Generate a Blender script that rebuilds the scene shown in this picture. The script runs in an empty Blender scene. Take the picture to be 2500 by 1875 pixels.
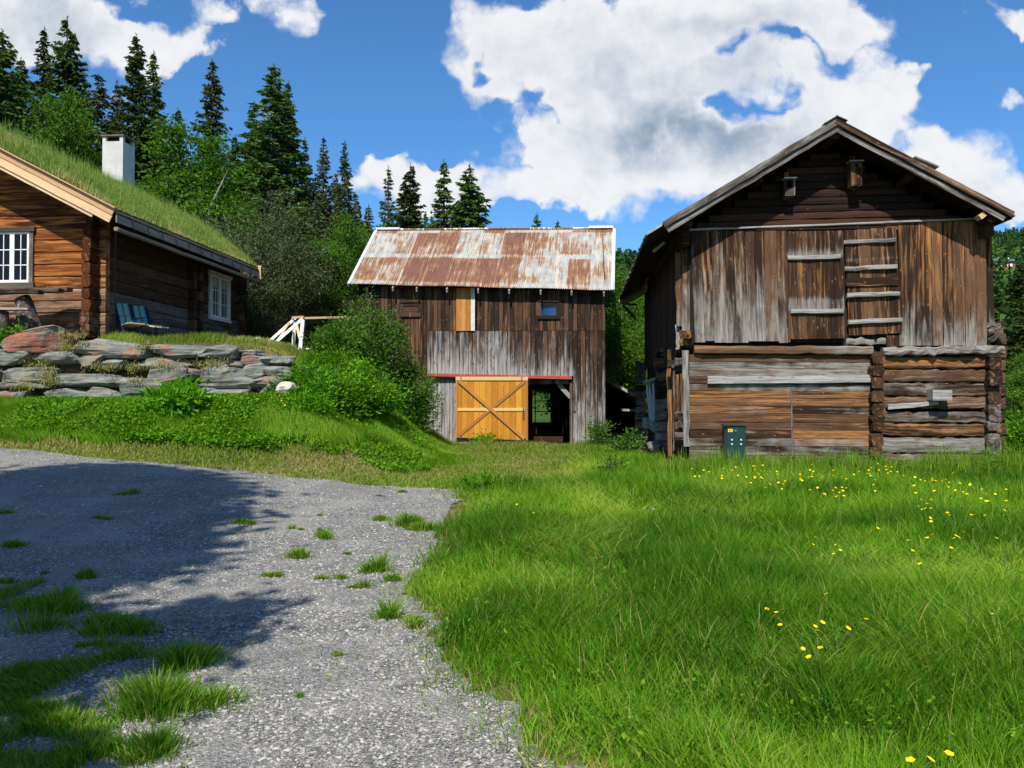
import bpy, math, random
import numpy as np
from mathutils import Vector, Matrix, noise as mn
random.seed(7); rng = np.random.default_rng(11)
sc = bpy.context.scene
C = sc.collection
R = math.radians
# ---------------------------------------------------------------- camera, sky, sun, exposure
F, CX, CY, EYE, PITCH = 1950.0, 1250.0, 937.5, 1.65, R(1.1)
cam = bpy.data.objects.new("camera", bpy.data.cameras.new("camera")); C.objects.link(cam)
cam.location = (0, 0, EYE); cam.rotation_euler = (R(90)+PITCH, 0, 0)
cam.data.sensor_width = 36; cam.data.lens = 36*F/2500; cam.data.clip_end = 5000; cam.data.clip_start = .05
sc.camera = cam
sc.view_settings.view_transform = 'Standard'; sc.view_settings.look = 'None'
sc.view_settings.gamma = 1; sc.view_settings.exposure = 0.35
try: sc.view_settings.use_curve_mapping = False
except Exception: pass
sc.cycles.max_bounces = 8; sc.cycles.diffuse_bounces = 3; sc.cycles.transparent_max_bounces = 8
sc.cycles.caustics_reflective = False; sc.cycles.caustics_refractive = False
SUN_EL, SUN_AZ = 51.0, 12.5           # sun behind the camera, 12 degrees to its left
sd = Vector((-math.sin(R(SUN_AZ))*math.cos(R(SUN_EL)), -math.cos(R(SUN_AZ))*math.cos(R(SUN_EL)), math.sin(R(SUN_EL))))
sl = bpy.data.lights.new("sun", 'SUN'); sl.energy = 5.0; sl.angle = R(.5); sl.color = (1, .94, .84)
so = bpy.data.objects.new("sun", sl); C.objects.link(so)
so.rotation_euler = (-sd).to_track_quat('-Z', 'Y').to_euler()

class NT:
    """small helper to write node trees"""
    def __init__(s, tree): s.t = tree; s.dim = '3D'
    def new(s, typ, **kw):
        n = s.t.nodes.new(typ)
        for k, v in kw.items(): setattr(n, k, v)
        return n
    def set(s, sock, v):
        if v is None: return
        if isinstance(v, bpy.types.NodeSocket): s.t.links.new(v, sock)
        else: sock.default_value = v
    def m(s, op, a, b=None, c=None, clamp=False):
        n = s.new('ShaderNodeMath', operation=op); n.use_clamp = clamp
        s.set(n.inputs[0], a); s.set(n.inputs[1], b); s.set(n.inputs[2], c)
        return n.outputs[0]
    def vm(s, op, a, b=None):
        n = s.new('ShaderNodeVectorMath', operation=op); s.set(n.inputs[0], a); s.set(n.inputs[1], b)
        return n.outputs[0]
    def mix(s, f, a, b, blend='MIX'):
        n = s.new('ShaderNodeMix', data_type='RGBA', blend_type=blend); n.clamp_factor = True
        s.set(n.inputs[0], f); s.set(n.inputs[6], a); s.set(n.inputs[7], b)
        return n.outputs[2]
    def ss(s, x, a, b, lo=0., hi=1.):
        n = s.new('ShaderNodeMapRange', interpolation_type='SMOOTHSTEP')
        s.set(n.inputs[0], x); s.set(n.inputs[1], a); s.set(n.inputs[2], b); s.set(n.inputs[3], lo); s.set(n.inputs[4], hi)
        return n.outputs[0]
    def noise(s, v, scale=1., detail=4., rough=.5, dist=0., out=0):
        n = s.new('ShaderNodeTexNoise', noise_dimensions=s.dim); s.set(n.inputs['Vector'], v); s.set(n.inputs['Scale'], scale)
        s.set(n.inputs['Detail'], detail); s.set(n.inputs['Roughness'], rough); s.set(n.inputs['Distortion'], dist)
        return n.outputs[out]
    def vor(s, v, scale=1., feature='F1', out='Distance', rnd=1., dim='3D'):
        n = s.new('ShaderNodeTexVoronoi', feature=feature, voronoi_dimensions=dim); s.set(n.inputs['Vector'], v); s.set(n.inputs['Scale'], scale)
        s.set(n.inputs['Randomness'], rnd)
        return n.outputs[out]
    def xyz(s, x, y, z):
        n = s.new('ShaderNodeCombineXYZ'); s.set(n.inputs[0], x); s.set(n.inputs[1], y); s.set(n.inputs[2], z); return n.outputs[0]
    def sep(s, v):
        n = s.new('ShaderNodeSeparateXYZ'); s.set(n.inputs[0], v); return n.outputs
    def sepc(s, v):
        n = s.new('ShaderNodeSeparateColor'); s.set(n.inputs[0], v); return n.outputs
    def attr(s, name):
        return s.new('ShaderNodeAttribute', attribute_name=name)
    def bump(s, h, strength=.5, dist=.01):
        n = s.new('ShaderNodeBump'); s.set(n.inputs['Height'], h); n.inputs['Strength'].default_value = strength
        n.inputs['Distance'].default_value = dist
        return n.outputs[0]
def rgb(r, g, b): return (r, g, b, 1.)
def srgb(r, g, b):
    f = lambda c: (c/255/12.92) if c/255 <= .04045 else ((c/255+.055)/1.055)**2.4
    return (f(r), f(g), f(b), 1.)

# ---- world: physical sky with procedural cumulus, laid out by direction
w = bpy.data.worlds.new("World"); sc.world = w; w.use_nodes = True
t = NT(w.node_tree); w.node_tree.nodes.clear(); t.dim = '2D'
sky = t.new('ShaderNodeTexSky'); sky.sky_type = 'NISHITA'; sky.sun_disc = False
sky.sun_elevation = R(SUN_EL); sky.sun_rotation = R(180+SUN_AZ); sky.altitude = 500; sky.air_density = 1.0; sky.dust_density = .2; sky.ozone_density = 3.0
tc = t.new('ShaderNodeTexCoord'); D = t.sep(tc.outputs['Generated'])
yy = t.m('MAXIMUM', t.m('ABSOLUTE', D[1]), .12)
U = t.m('MULTIPLY', t.m('DIVIDE', D[0], yy), 10.); V_ = t.m('MULTIPLY', t.m('DIVIDE', D[2], yy), 10.)
uv = t.xyz(U, V_, 0.)
warp = t.noise(uv, .55, 4, .55, out=1)
wv = t.vm('ADD', uv, t.vm('MULTIPLY', t.vm('SUBTRACT', warp, (.5, .5, .5)), (.8, .6, 0)))
n1 = t.noise(wv, .85, 9, .56, .15)
n1b = t.noise(t.vm('ADD', wv, (-.08, .22, 0)), .85, 6, .56, .15)
fine = t.noise(uv, 3.2, 6, .6)
def puffs(v):
    n = t.new('ShaderNodeTexVoronoi', feature='SMOOTH_F1', voronoi_dimensions='2D', normalize=True); t.set(n.inputs['Vector'], v); n.inputs['Scale'].default_value = 1.5; n.inputs['Detail'].default_value = 4.
    n.inputs['Roughness'].default_value = .55; n.inputs['Lacunarity'].default_value = 2.2; n.inputs['Smoothness'].default_value = .35; return n.outputs['Distance']
wv3 = t.vm('ADD', uv, t.vm('MULTIPLY', t.vm('SUBTRACT', t.noise(uv, 2.2, 4, .6, out=1), (.5, .5, .5)), (.35, .3, 0)))
pf, pf2 = puffs(wv3), puffs(t.vm('ADD', wv3, (-.05, .14, 0)))
wv2 = t.vm('ADD', uv, t.vm('MULTIPLY', t.vm('SUBTRACT', warp, (.5, .5, .5)), (1.7, 1.5, 0)))
WS = t.sep(wv2)
def blob(bx, by, rx, ry, wt):
    # bx..ry in hundredths of the photo's 2212-wide overview -> direction tangents x10
    cx = (bx*1.1302-CX)/F*10; cy = (975-by*1.1302)/F*10; sx = rx*1.1302/F*10; sy = ry*1.1302/F*10
    a = t.m('DIVIDE', t.m('SUBTRACT', WS[0], cx), sx); b = t.m('DIVIDE', t.m('SUBTRACT', WS[1], cy), sy)
    d = t.m('ADD', t.m('MULTIPLY', a, a), t.m('MULTIPLY', b, b))
    return t.m('MULTIPLY', t.m('SUBTRACT', 1., d, clamp=True), wt)
def field(bl):
    acc = None
    for b in bl:
        v = blob(*b); acc = v if acc is None else t.m('ADD', acc, v)
    return acc
POS = [(1130, 60, 190, 120, 1.1), (1120, 150, 150, 75, 1), (1350, 100, 300, 180, 1.3), (1640, 15, 330, 85, 1.1), (1370, 290, 320, 140, 1.3),
       (1230, 350, 190, 100, 1.1), (1230, 420, 180, 60, .9), (1560, 340, 260, 110, 1.2), (1800, 60, 150, 60, .7), (1660, 150, 190, 60, 1.2),
       (1870, 200, 160, 120, 1.3), (1800, 290, 200, 120, 1.2), (2110, 370, 190, 120, 1.4), (2180, 195, 80, 40, .8), (2170, 15, 90, 45, .9),
       (870, 405, 165, 80, 1.3), (1000, 410, 130, 62, 1.1), (70, 50, 280, 110, 1.4), (310, 110, 150, 80, 1.1), (570, 25, 90, 55, .75),
       (1500, 430, 170, 55, .8), (1130, 490, 110, 25, .6), (2010, 290, 60, 45, .5), (450, 45, 50, 40, .45)]
NEG = [(1560, 90, 60, 36, .6), (1640, 205, 110, 24, .2), (1340, 490, 80, 28, 1.0), (1085, 475, 50, 30, .7), (850, 180, 190, 120, 1.2), (650, 120, 160, 80, .6), (1000, 300, 60, 60, .6), (1075, 120, 45, 25, .8), (1000, 260, 60, 90, .6)]
GREY = [(1400, 180, 420, 200, .8), (1500, 290, 380, 120, .95), (1650, 60, 260, 60, .4), (60, 50, 260, 110, .9), (1780, 330, 130, 50, .45), (1330, 440, 200, 30, .4), (1500, 470, 200, 30, .4), (2180, 440, 100, 40, .3), (930, 430, 120, 30, .3)]
f = t.m('SUBTRACT', t.m('MINIMUM', field(POS), 1.15), field(NEG))
gen = t.ss(t.noise(uv, .35, 3, .5), .5, .75, 0, .6)                 # loose clouds over the rest of the sky
side = t.m('SUBTRACT', 1., t.m('MULTIPLY', t.ss(t.m('ABSOLUTE', U), 6.8, 8.5, 1, 0), t.ss(D[1], 0., .2)))
f = t.m('ADD', f, t.m('MULTIPLY', gen, t.m('MAXIMUM', side, 0)))
dens = t.m('ADD', t.m('SUBTRACT', t.m('MULTIPLY', f, .9), .22), t.m('MULTIPLY', t.m('SUBTRACT', n1, .5), 1.5))
dens = t.m('ADD', dens, t.m('MULTIPLY', t.m('SUBTRACT', .36, pf), 1.25))
dens = t.m('ADD', dens, t.m('MULTIPLY', t.m('SUBTRACT', fine, .5), .55))
alpha = t.ss(dens, .06, t.m('ADD', .34, t.ss(t.noise(uv, .8, 3, .5), .35, .7, 0, .65)))
relief = t.m('ADD', t.m('MULTIPLY', t.m('SUBTRACT', n1, n1b), .9), t.m('MULTIPLY', t.m('SUBTRACT', pf2, pf), .8))
g_ = t.m('ADD', field(GREY), t.m('MULTIPLY', t.m('SUBTRACT', n1, .45), .25))
core = t.ss(dens, .1, 1.3)
shade = t.m('SUBTRACT', t.m('ADD', .9, relief), t.m('MULTIPLY', t.m('MULTIPLY', g_, core), .8))
shade = t.m('ADD', t.ss(shade, -.5, 1.1), 0.)
ccol = t.mix(shade, srgb(128, 152, 180), srgb(248, 249, 251))
lp_sky = t.mix(1., sky.outputs[0], (.093, .093, .093, 1), 'MULTIPLY')
hs = t.new('ShaderNodeHueSaturation'); hs.inputs['Saturation'].default_value = 1.12; t.set(hs.inputs['Color'], lp_sky)
bgS = t.new('ShaderNodeBackground'); t.set(bgS.inputs[0], t.mix(1., sky.outputs[0], rgb(.64, 1.10, 1.44), 'MULTIPLY')); bgS.inputs[1].default_value = .09
bgC = t.new('ShaderNodeBackground'); t.set(bgC.inputs[0], ccol); bgC.inputs[1].default_value = .77
ms = t.new('ShaderNodeMixShader'); t.set(ms.inputs[0], t.m('MULTIPLY', alpha, .97)); t.set(ms.inputs[1], bgS.outputs[0]); t.set(ms.inputs[2], bgC.outputs[0])
wo = t.new('ShaderNodeOutputWorld'); t.set(wo.inputs[0], ms.outputs[0])
w.cycles.sampling_method = 'MANUAL'; w.cycles.sample_map_resolution = 512

# ---------------------------------------------------------------- measuring helpers
def ray(px, py):
    a, b = (px-CX)/F, (CY-py)/F
    return np.array([a, math.cos(PITCH)-b*math.sin(PITCH), math.sin(PITCH)+b*math.cos(PITCH)])
def P(px, py, Y):
    d = ray(px, py); return Vector(d*(Y/d[1]))+Vector((0, 0, EYE))
class Frame:
    """local frame of a building: u right, v away, z up (world height)"""
    def __init__(s, x, y, ang):
        s.o = np.array([x, y, 0.]); a = R(ang)
        s.e = np.array([math.cos(a), -math.sin(a), 0.]); s.d = np.array([math.sin(a), math.cos(a), 0.]); s.ang = -a
    def v(s, px, py, v):              # photo point lying on the plane v -> (u, z)
        d = ray(px, py); k = (v+s.d@s.o)/(s.d@d); p = d*k
        return float((p-s.o)@s.e), float(p[2]+EYE)
    def u(s, px, py, u):              # photo point lying on the plane u -> (v, z)
        d = ray(px, py); k = (u+s.e@s.o)/(s.e@d); p = d*k
        return float((p-s.o)@s.d), float(p[2]+EYE)
    def world(s, u, v, z): return Vector(s.o+s.e*u+s.d*v)+Vector((0, 0, z))
def ss(x, a, b):
    q = np.clip((x-a)/(b-a), 0, 1); return q*q*(3-2*q)

# ---------------------------------------------------------------- object helpers
def tag(o, label=None, cat=None, group=None, kind=None):
    if label: o['label'] = label
    if cat: o['category'] = cat
    if group: o['group'] = group
    if kind: o['kind'] = kind
    return o
def empty(name, loc=(0, 0, 0), rz=0, parent=None):
    o = bpy.data.objects.new(name, None); C.objects.link(o); o.location = loc; o.rotation_euler = (0, 0, rz)
    o.empty_display_size = .2
    if parent: o.parent = parent
    return o
def copy_tree(o, parent=None):
    c = o.copy(); C.objects.link(c); c.parent = parent
    for ch in list(o.children): copy_tree(ch, c)
    return c
def npmesh(name, V, faces, mat, parent=None, attrs=None, smooth=False, link=True):
    """faces: list of int arrays (n,k)"""
    V = np.asarray(V, np.float32); me = bpy.data.meshes.new(name)
    me.vertices.add(len(V)); me.vertices.foreach_set('co', V.ravel())
    faces = [np.asarray(f, np.int32) for f in faces if len(f)]
    nl = sum(f.size for f in faces); npol = sum(len(f) for f in faces)
    me.loops.add(nl); me.polygons.add(npol)
    me.loops.foreach_set('vertex_index', np.concatenate([f.ravel() for f in faces]))
    st = []; off = 0
    for f in faces:
        st.append(off+np.arange(len(f))*f.shape[1]); off += f.size
    me.polygons.foreach_set('loop_start', np.concatenate(st).astype(np.int32))
    me.polygons.foreach_set('use_smooth', np.full(npol, smooth, bool))
    for k, (typ, arr) in (attrs or {}).items():
        at = me.attributes.new(k, typ, 'POINT'); arr = np.asarray(arr, np.float32)
        at.data.foreach_set({'FLOAT_VECTOR': 'vector', 'FLOAT_COLOR': 'color', 'FLOAT': 'value'}[typ], arr.ravel())
    me.update(calc_edges=True)
    if mat: me.materials.append(mat)
    if not link: return me
    o = bpy.data.objects.new(name, me); C.objects.link(o)
    if parent: o.parent = parent
    return o
class MB:
    """collects boards, logs, boxes and tubes into ONE mesh, with wood coordinates per vertex"""
    def __init__(s): s.V = []; s.Q = []; s.T = []; s.bc = []; s.wc = []; s.n = 0
    def add(s, V, quads, tris=(), bc=None, wc=None):
        V = np.asarray(V, float).reshape(-1, 3); n = len(V)
        s.V.append(V)
        if len(quads): s.Q.append(np.asarray(quads, int).reshape(-1, 4)+s.n)
        if len(tris): s.T.append(np.asarray(tris, int).reshape(-1, 3)+s.n)
        s.bc.append(np.asarray(bc if bc is not None else V, float).reshape(-1, 3))
        wc = np.asarray(wc if wc is not None else (.5, .3, .3, 1), float)
        s.wc.append(np.broadcast_to(wc, (n, 4)).copy()); s.n += n
    def sweep(s, ctr, frames, prof, rnd=None, weather=.4, orange=.3, caps=True, closed=True):
        """ctr (m,3); frames list of (W,T) vectors; prof (k,2) profile or (m,k,2)"""
        ctr = np.asarray(ctr, float); m = len(ctr); prof = np.asarray(prof, float)
        if prof.ndim == 2: prof = np.broadcast_to(prof, (m,)+prof.shape)
        k = prof.shape[1]; Wv = np.asarray([f[0] for f in frames], float); Tv = np.asarray([f[1] for f in frames], float)
        V = ctr[:, None, :]+prof[:, :, :1]*Wv[:, None, :]+prof[:, :, 1:]*Tv[:, None, :]
        L = np.concatenate([[0], np.cumsum(np.linalg.norm(np.diff(ctr, axis=0), axis=1))])
        r0 = rng.random(3)*40; rr = rng.random() if rnd is None else rnd
        bc = np.stack([np.broadcast_to(L[:, None], (m, k)), prof[:, :, 0], prof[:, :, 1]], -1)+r0
        tt = L/max(L[-1], 1e-6)
        wg = np.array([weather(q) if callable(weather) else weather for q in tt]); og = np.array([orange(q) if callable(orange) else orange for q in tt])
        wc = np.stack([np.full(m, rr), wg, og, np.ones(m)], -1)[:, None, :].repeat(k, 1)
        q = []
        for i in range(m-1):
            for j in range(k if closed else k-1):
                a = i*k+j; b = i*k+(j+1) % k; q.append((a, b, b+k, a+k))
        tr = []
        if caps:
            for i0, fl in ((0, 1), ((m-1)*k, 0)):
                for j in range(1, k-1):
                    tr.append((i0, i0+j+1, i0+j) if fl else (i0, i0+j, i0+j+1))
        s.add(V.reshape(-1, 3), q, tr, bc.reshape(-1, 3), wc.reshape(-1, 4))
    def board(s, p0, p1, W, T, seg=None, wob=.004, rnd=None, weather=.4, orange=.3, taper=0):
        """p0->p1 centre line of the back face, W half-width vector, T thickness vector"""
        p0, p1, W, T = [np.asarray(q, float) for q in (p0, p1, W, T)]
        L = np.linalg.norm(p1-p0); seg = seg or max(2, int(L/.28)+1)
        ts = np.linspace(0, 1, seg+1); w = np.linalg.norm(W); th = np.linalg.norm(T)
        ctr = p0[None]*(1-ts[:, None])+p1[None]*ts[:, None]
        ctr = ctr+(W/w)*rng.normal(0, wob, (seg+1, 1))+(T/th)*np.abs(rng.normal(0, wob*.8, (seg+1, 1)))
        c = min(.006, th*.25)
        pr = np.array([(-w, 0), (-w, th-c), (-w+c, th), (w-c, th), (w, th-c), (w, 0)])
        pr = np.broadcast_to(pr, (seg+1, 6, 2)).copy()
        pr[:, :, 0] *= (1-taper*ts[:, None])*(1+rng.normal(0, wob/w*.5, (seg+1, 1)))
        s.sweep(ctr, [(W/w, T/th)]*(seg+1), pr[:, ::-1] if np.dot(np.cross(p1-p0, W), T) < 0 else pr, rnd, weather, orange)
    def log(s, p0, p1, up, out, h, d, seg=None, wob=.008, rnd=None, weather=.3, orange=.4, rounded=.55, k=10):
        """a hewn log, rounded on its faces: h full height along up, d full depth along out"""
        p0, p1, up, out = [np.asarray(q, float) for q in (p0, p1, up, out)]
        L = np.linalg.norm(p1-p0); seg = seg or max(3, int(L/.35)+1); ts = np.linspace(0, 1, seg+1)
        an = np.linspace(0, 2*np.pi, k, endpoint=False)+np.pi/k
        e = rounded; cs, sn = np.cos(an), np.sin(an)
        pr = np.stack([np.sign(cs)*np.abs(cs)**e*h/2, np.sign(sn)*np.abs(sn)**e*d/2], -1)
        pr = np.broadcast_to(pr, (seg+1, k, 2))*(1+rng.normal(0, wob*2.2, (seg+1, k, 1)))*(1+rng.normal(0, wob*2, (seg+1, 1, 1)))
        ctr = p0[None]*(1-ts[:, None])+p1[None]*ts[:, None]+up*rng.normal(0, wob*.5, (seg+1, 1))+out*rng.normal(0, wob*.8, (seg+1, 1))
        fl = np.dot(np.cross(p1-p0, up), out) < 0
        s.sweep(ctr, [(up, out)]*(seg+1), pr[:, ::-1] if not fl else pr[:, ::1], rnd, weather, orange)
    def box(s, lo, hi, **kw):
        lo = np.asarray(lo, float); hi = np.asarray(hi, float); c = (lo+hi)/2; h = (hi-lo)/2
        ax = int(np.argmax(h)); o = [i for i in range(3) if i != ax]
        D_ = np.zeros(3); D_[ax] = h[ax]; W = np.zeros(3); W[o[0]] = h[o[0]]; T = np.zeros(3); T[o[1]] = 2*h[o[1]]
        kw.setdefault('seg', 1); kw.setdefault('wob', 0.)
        s.board(c-D_-T/2, c+D_-T/2, W, T, **kw)
    def tube(s, pts, r, k=6, **kw):
        pts = np.asarray(pts, float); m = len(pts); r = np.broadcast_to(np.asarray(r, float), (m,))
        tg = np.gradient(pts, axis=0) if m > 1 else pts
        fr = []
        for q in tg:
            q = q/(np.linalg.norm(q)+1e-9); a = np.cross(q, (0, 0, 1.) if abs(q[2]) < .9 else (1., 0, 0)); a /= np.linalg.norm(a); fr.append((a, np.cross(q, a)))
        an = np.linspace(0, 2*np.pi, k, endpoint=False)
        pr = np.stack([np.cos(an), np.sin(an)], -1)[None]*r[:, None, None]
        s.sweep(pts, fr, pr, **kw)
    def poly(s, V, faces, **kw):
        q = [f for f in faces if len(f) == 4]; tr = [f for f in faces if len(f) == 3]; s.add(V, q, tr, **kw)
    def build(s, name, mat, parent=None, smooth=False):
        F_ = []
        if s.Q: F_.append(np.concatenate(s.Q))
        if s.T: F_.append(np.concatenate(s.T))
        return npmesh(name, np.concatenate(s.V), F_, mat, parent, {'bc': ('FLOAT_VECTOR', np.concatenate(s.bc)), 'wc': ('FLOAT_COLOR', np.concatenate(s.wc))}, smooth)
E3 = np.eye(3)

# ---------------------------------------------------------------- materials
def newmat(name):
    m = bpy.data.materials.new(name); m.use_nodes = True; m.node_tree.nodes.clear(); return m, NT(m.node_tree)
def finish(t, col, rough=.8, normal=None, spec=.2, metal=0., coat=0.):
    b = t.new('ShaderNodeBsdfPrincipled'); t.set(b.inputs['Base Color'], col); t.set(b.inputs['Roughness'], rough)
    b.inputs['Specular IOR Level'].default_value = spec; t.set(b.inputs['Metallic'], metal); b.inputs['Coat Weight'].default_value = coat
    if normal is not None: t.set(b.inputs['Normal'], normal)
    o = t.new('ShaderNodeOutputMaterial'); t.set(o.inputs[0], b.outputs[0]); return b
def wood(name, dark, mid, orange, grey, gamt=1., oamt=1., knots=.5, contrast=1., bstr=.6):
    m, t = newmat(name); bc = t.attr('bc').outputs['Vector']; A = t.attr('wc'); c = t.sepc(A.outputs['Color'])
    rnd, wg, og = c[0], c[1], c[2]
    g1 = t.noise(t.vm('MULTIPLY', bc, (1.3, 34, 34)), 1., 6, .62, .8)
    g2 = t.noise(t.vm('MULTIPLY', bc, (.55, 7, 7)), 1., 5, .6, 1.2)
    g3 = t.noise(t.vm('MULTIPLY', bc, (2.6, 110, 110)), 1., 3, .6, .3)
    blot = t.noise(t.vm('MULTIPLY', bc, (1.1, 2.6, 2.6)), 1., 5, .65, .5)
    tone = t.m('ADD', t.m('ADD', t.m('MULTIPLY', g1, .75), t.m('MULTIPLY', t.m('SUBTRACT', blot, .5), .5)), t.m('MULTIPLY', t.m('SUBTRACT', rnd, .5), .6))
    col = t.mix(t.ss(tone, .25, .72), dark, mid)
    of = t.ss(t.m('ADD', t.m('MULTIPLY', og, 1.1*oamt), t.m('MULTIPLY', t.m('SUBTRACT', g2, .5), 2.4)), .55, 1.05)
    col = t.mix(of, col, t.mix(t.ss(g1, .3, .7), mid, orange))
    gf = t.ss(t.m('ADD', t.m('MULTIPLY', wg, 1.1*gamt), t.m('MULTIPLY', t.m('SUBTRACT', t.m('ADD', t.m('MULTIPLY', g2, .6), t.m('MULTIPLY', blot, .4)), .5), 2.1)), .45, 1.05)
    gcol = t.mix(t.ss(g1, .28, .7), tuple(x*.38 for x in grey[:3])+(1,), grey)
    col = t.mix(t.m('MULTIPLY', gf, .92), col, gcol)
    # knots with a streak below
    kv_ = t.vm('ADD', t.vm('MULTIPLY', bc, (2.6, 7.5, 0.)), t.vm('MULTIPLY', t.noise(bc, 20, 2, .5, out=1), (.12, .12, 0)))
    kn = t.m('ADD', t.vor(kv_, 1., rnd=1., dim='2D'), t.m('MULTIPLY', t.m('GREATER_THAN', t.sepc(t.vor(kv_, 1., out='Color', rnd=1., dim='2D'))[0], .38), 1.))
    if knots:
        col = t.mix(t.m('MULTIPLY', t.ss(kn, .17, .10), min(1, knots*1.5)), col, t.mix(t.ss(kn, .05, .11), t.mix(.35, orange, mid), dark))
    crack = t.ss(g3, .29, .36)
    crack2 = t.ss(t.noise(t.vm('MULTIPLY', bc, (.9, 42, 42)), 1., 2, .5, .6), .27, .33)
    cr = t.m('MULTIPLY', crack, crack2)
    col = t.mix(t.m('MULTIPLY', t.m('SUBTRACT', 1., cr), .75*contrast), col, tuple(x*.25 for x in dark[:3])+(1,))
    h = t.m('ADD', t.m('MULTIPLY', g1, .6), t.m('MULTIPLY', cr, .8))
    finish(t, col, t.m('SUBTRACT', .92, t.m('MULTIPLY', of, .12)), t.bump(h, bstr, .012), .25)
    return m
def plain(name, col, rough=.6, var=.15, scale=6., bstr=.15, metal=0., spec=.4, spots=None):
    m, t = newmat(name); co = t.new('ShaderNodeTexCoord').outputs['Object']
    n = t.noise(co, scale, 6, .65); n2 = t.noise(co, scale*7, 4, .6)
    d = tuple(x*(1-2*var) for x in col[:3])+(1,)
    cc = t.mix(t.ss(n, .3, .7), d, col)
    if spots: cc = t.mix(t.ss(t.noise(co, scale*1.7, 7, .7), .56, .66), cc, spots)
    finish(t, cc, t.m('ADD', rough-.08, t.m('MULTIPLY', n2, .16)), t.bump(n2, bstr, .004), spec, metal); return m
def leafmat(name, cols, trans=.35, obj=0., rough=.55, attrn='lc'):
    """cols: three leaf colours mixed by the per-leaf random value"""
    m, t = newmat(name); c = t.sepc(t.attr(attrn).outputs['Color'])
    oi = t.new('ShaderNodeObjectInfo')
    col = t.mix(t.ss(c[0], 0, .55), cols[0], cols[1]); col = t.mix(t.ss(c[0], .6, 1.), col, cols[2])
    if len(cols) > 3: col = t.mix(c[1], col, cols[3])
    if obj: 
        hs = t.new('ShaderNodeHueSaturation'); t.set(hs.inputs['Color'], col)
        t.set(hs.inputs['Value'], t.m('ADD', 1-obj/2, t.m('MULTIPLY', oi.outputs['Random'], obj)))
        t.set(hs.inputs['Hue'], t.m('ADD', .5-.02*obj, t.m('MULTIPLY', oi.outputs['Random'], .04*obj))); col = hs.outputs[0]
    b = t.new('ShaderNodeBsdfPrincipled'); t.set(b.inputs['Base Color'], col); b.inputs['Roughness'].default_value = rough; b.inputs['Specular IOR Level'].default_value = .1
    tr = t.new('ShaderNodeBsdfTranslucent'); t.set(tr.inputs[0], t.mix(1., col, rgb(1.1, 1.25, .55), 'MULTIPLY'))
    mx = t.new('ShaderNodeMixShader'); mx.inputs[0].default_value = trans; t.set(mx.inputs[1], b.outputs[0]); t.set(mx.inputs[2], tr.outputs[0])
    o = t.new('ShaderNodeOutputMaterial'); t.set(o.inputs[0], mx.outputs[0]); return m
M = {}
M['old'] = wood('weathered_wall_wood', rgb(.022, .011, .006), rgb(.128, .066, .034), rgb(.42, .18, .05), rgb(.35, .325, .295), oamt=1.08)
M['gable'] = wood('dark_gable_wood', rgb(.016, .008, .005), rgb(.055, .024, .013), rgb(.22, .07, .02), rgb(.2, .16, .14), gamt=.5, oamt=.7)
M['greyw'] = wood('silver_grey_wood', rgb(.06, .045, .035), rgb(.2, .17, .14), rgb(.3, .19, .09), rgb(.46, .44, .42), knots=.35)
M['barn'] = wood('barn_board_wood', rgb(.022, .013, .009), rgb(.12, .065, .038), rgb(.32, .13, .035), rgb(.47, .45, .44), knots=.7)
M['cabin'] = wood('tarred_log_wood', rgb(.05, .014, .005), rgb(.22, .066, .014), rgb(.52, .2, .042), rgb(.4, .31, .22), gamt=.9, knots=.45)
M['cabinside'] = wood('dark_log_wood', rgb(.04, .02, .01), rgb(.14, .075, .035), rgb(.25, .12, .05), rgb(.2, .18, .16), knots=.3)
M['fascia'] = wood('grey_brown_wood', rgb(.1, .08, .06), rgb(.24, .2, .155), rgb(.3, .2, .1), rgb(.4, .36, .31), knots=.3)
M['fresh'] = wood('fresh_pine_wood', rgb(.5, .3, .15), rgb(.72, .5, .29), rgb(.75, .48, .22), rgb(.78, .66, .5), gamt=.4, oamt=.6, knots=.7, contrast=.35, bstr=.25)
M['door'] = wood('yellow_pine_boards', rgb(.42, .17, .02), rgb(.6, .28, .035), rgb(.7, .36, .06), rgb(.5, .3, .1), gamt=.7, oamt=.7, knots=.8, contrast=.7, bstr=.3)
M['doorbrace'] = wood('brown_pine_brace', rgb(.36, .15, .035), rgb(.5, .24, .07), rgb(.56, .3, .09), rgb(.6, .42, .2), gamt=.3, knots=.6, contrast=.4, bstr=.3)
M['doorlight'] = wood('pale_pine_rail', rgb(.62, .42, .16), rgb(.8, .6, .3), rgb(.8, .55, .22), rgb(.82, .7, .45), gamt=.3, knots=.7, contrast=.3, bstr=.2)
M['white'] = plain('white_paint', rgb(.82, .82, .8), .5, .06, 9, .15)
M['whiteworn'] = plain('worn_white_paint', rgb(.66, .65, .62), .65, .12, 12, .3, spots=rgb(.42, .38, .33))
M['redpaint'] = plain('faded_red_paint', rgb(.38, .07, .045), .55, .12, 8, .2, spots=rgb(.5, .2, .15))
M['plaster'] = plain('grey_white_plaster', rgb(.56, .55, .51), .85, .08, 3, .4, spots=rgb(.46, .45, .42))
M['slab'] = plain('dark_slate_slab', rgb(.16, .13, .11), .8, .2, 6, .5)
M['iron'] = plain('black_iron', rgb(.02, .02, .02), .5, .2, 20, .3, .6)
M['galv'] = plain('galvanised_metal', rgb(.5, .5, .5), .4, .1, 20, .2, .9)
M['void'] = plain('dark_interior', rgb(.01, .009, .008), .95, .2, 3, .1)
M['cabinet'] = plain('dark_green_paint', rgb(.012, .045, .045), .35, .1, 5, .1)
M['cabinetside'] = plain('dark_grey_green_paint', rgb(.02, .03, .028), .45, .1, 5, .1)
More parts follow.
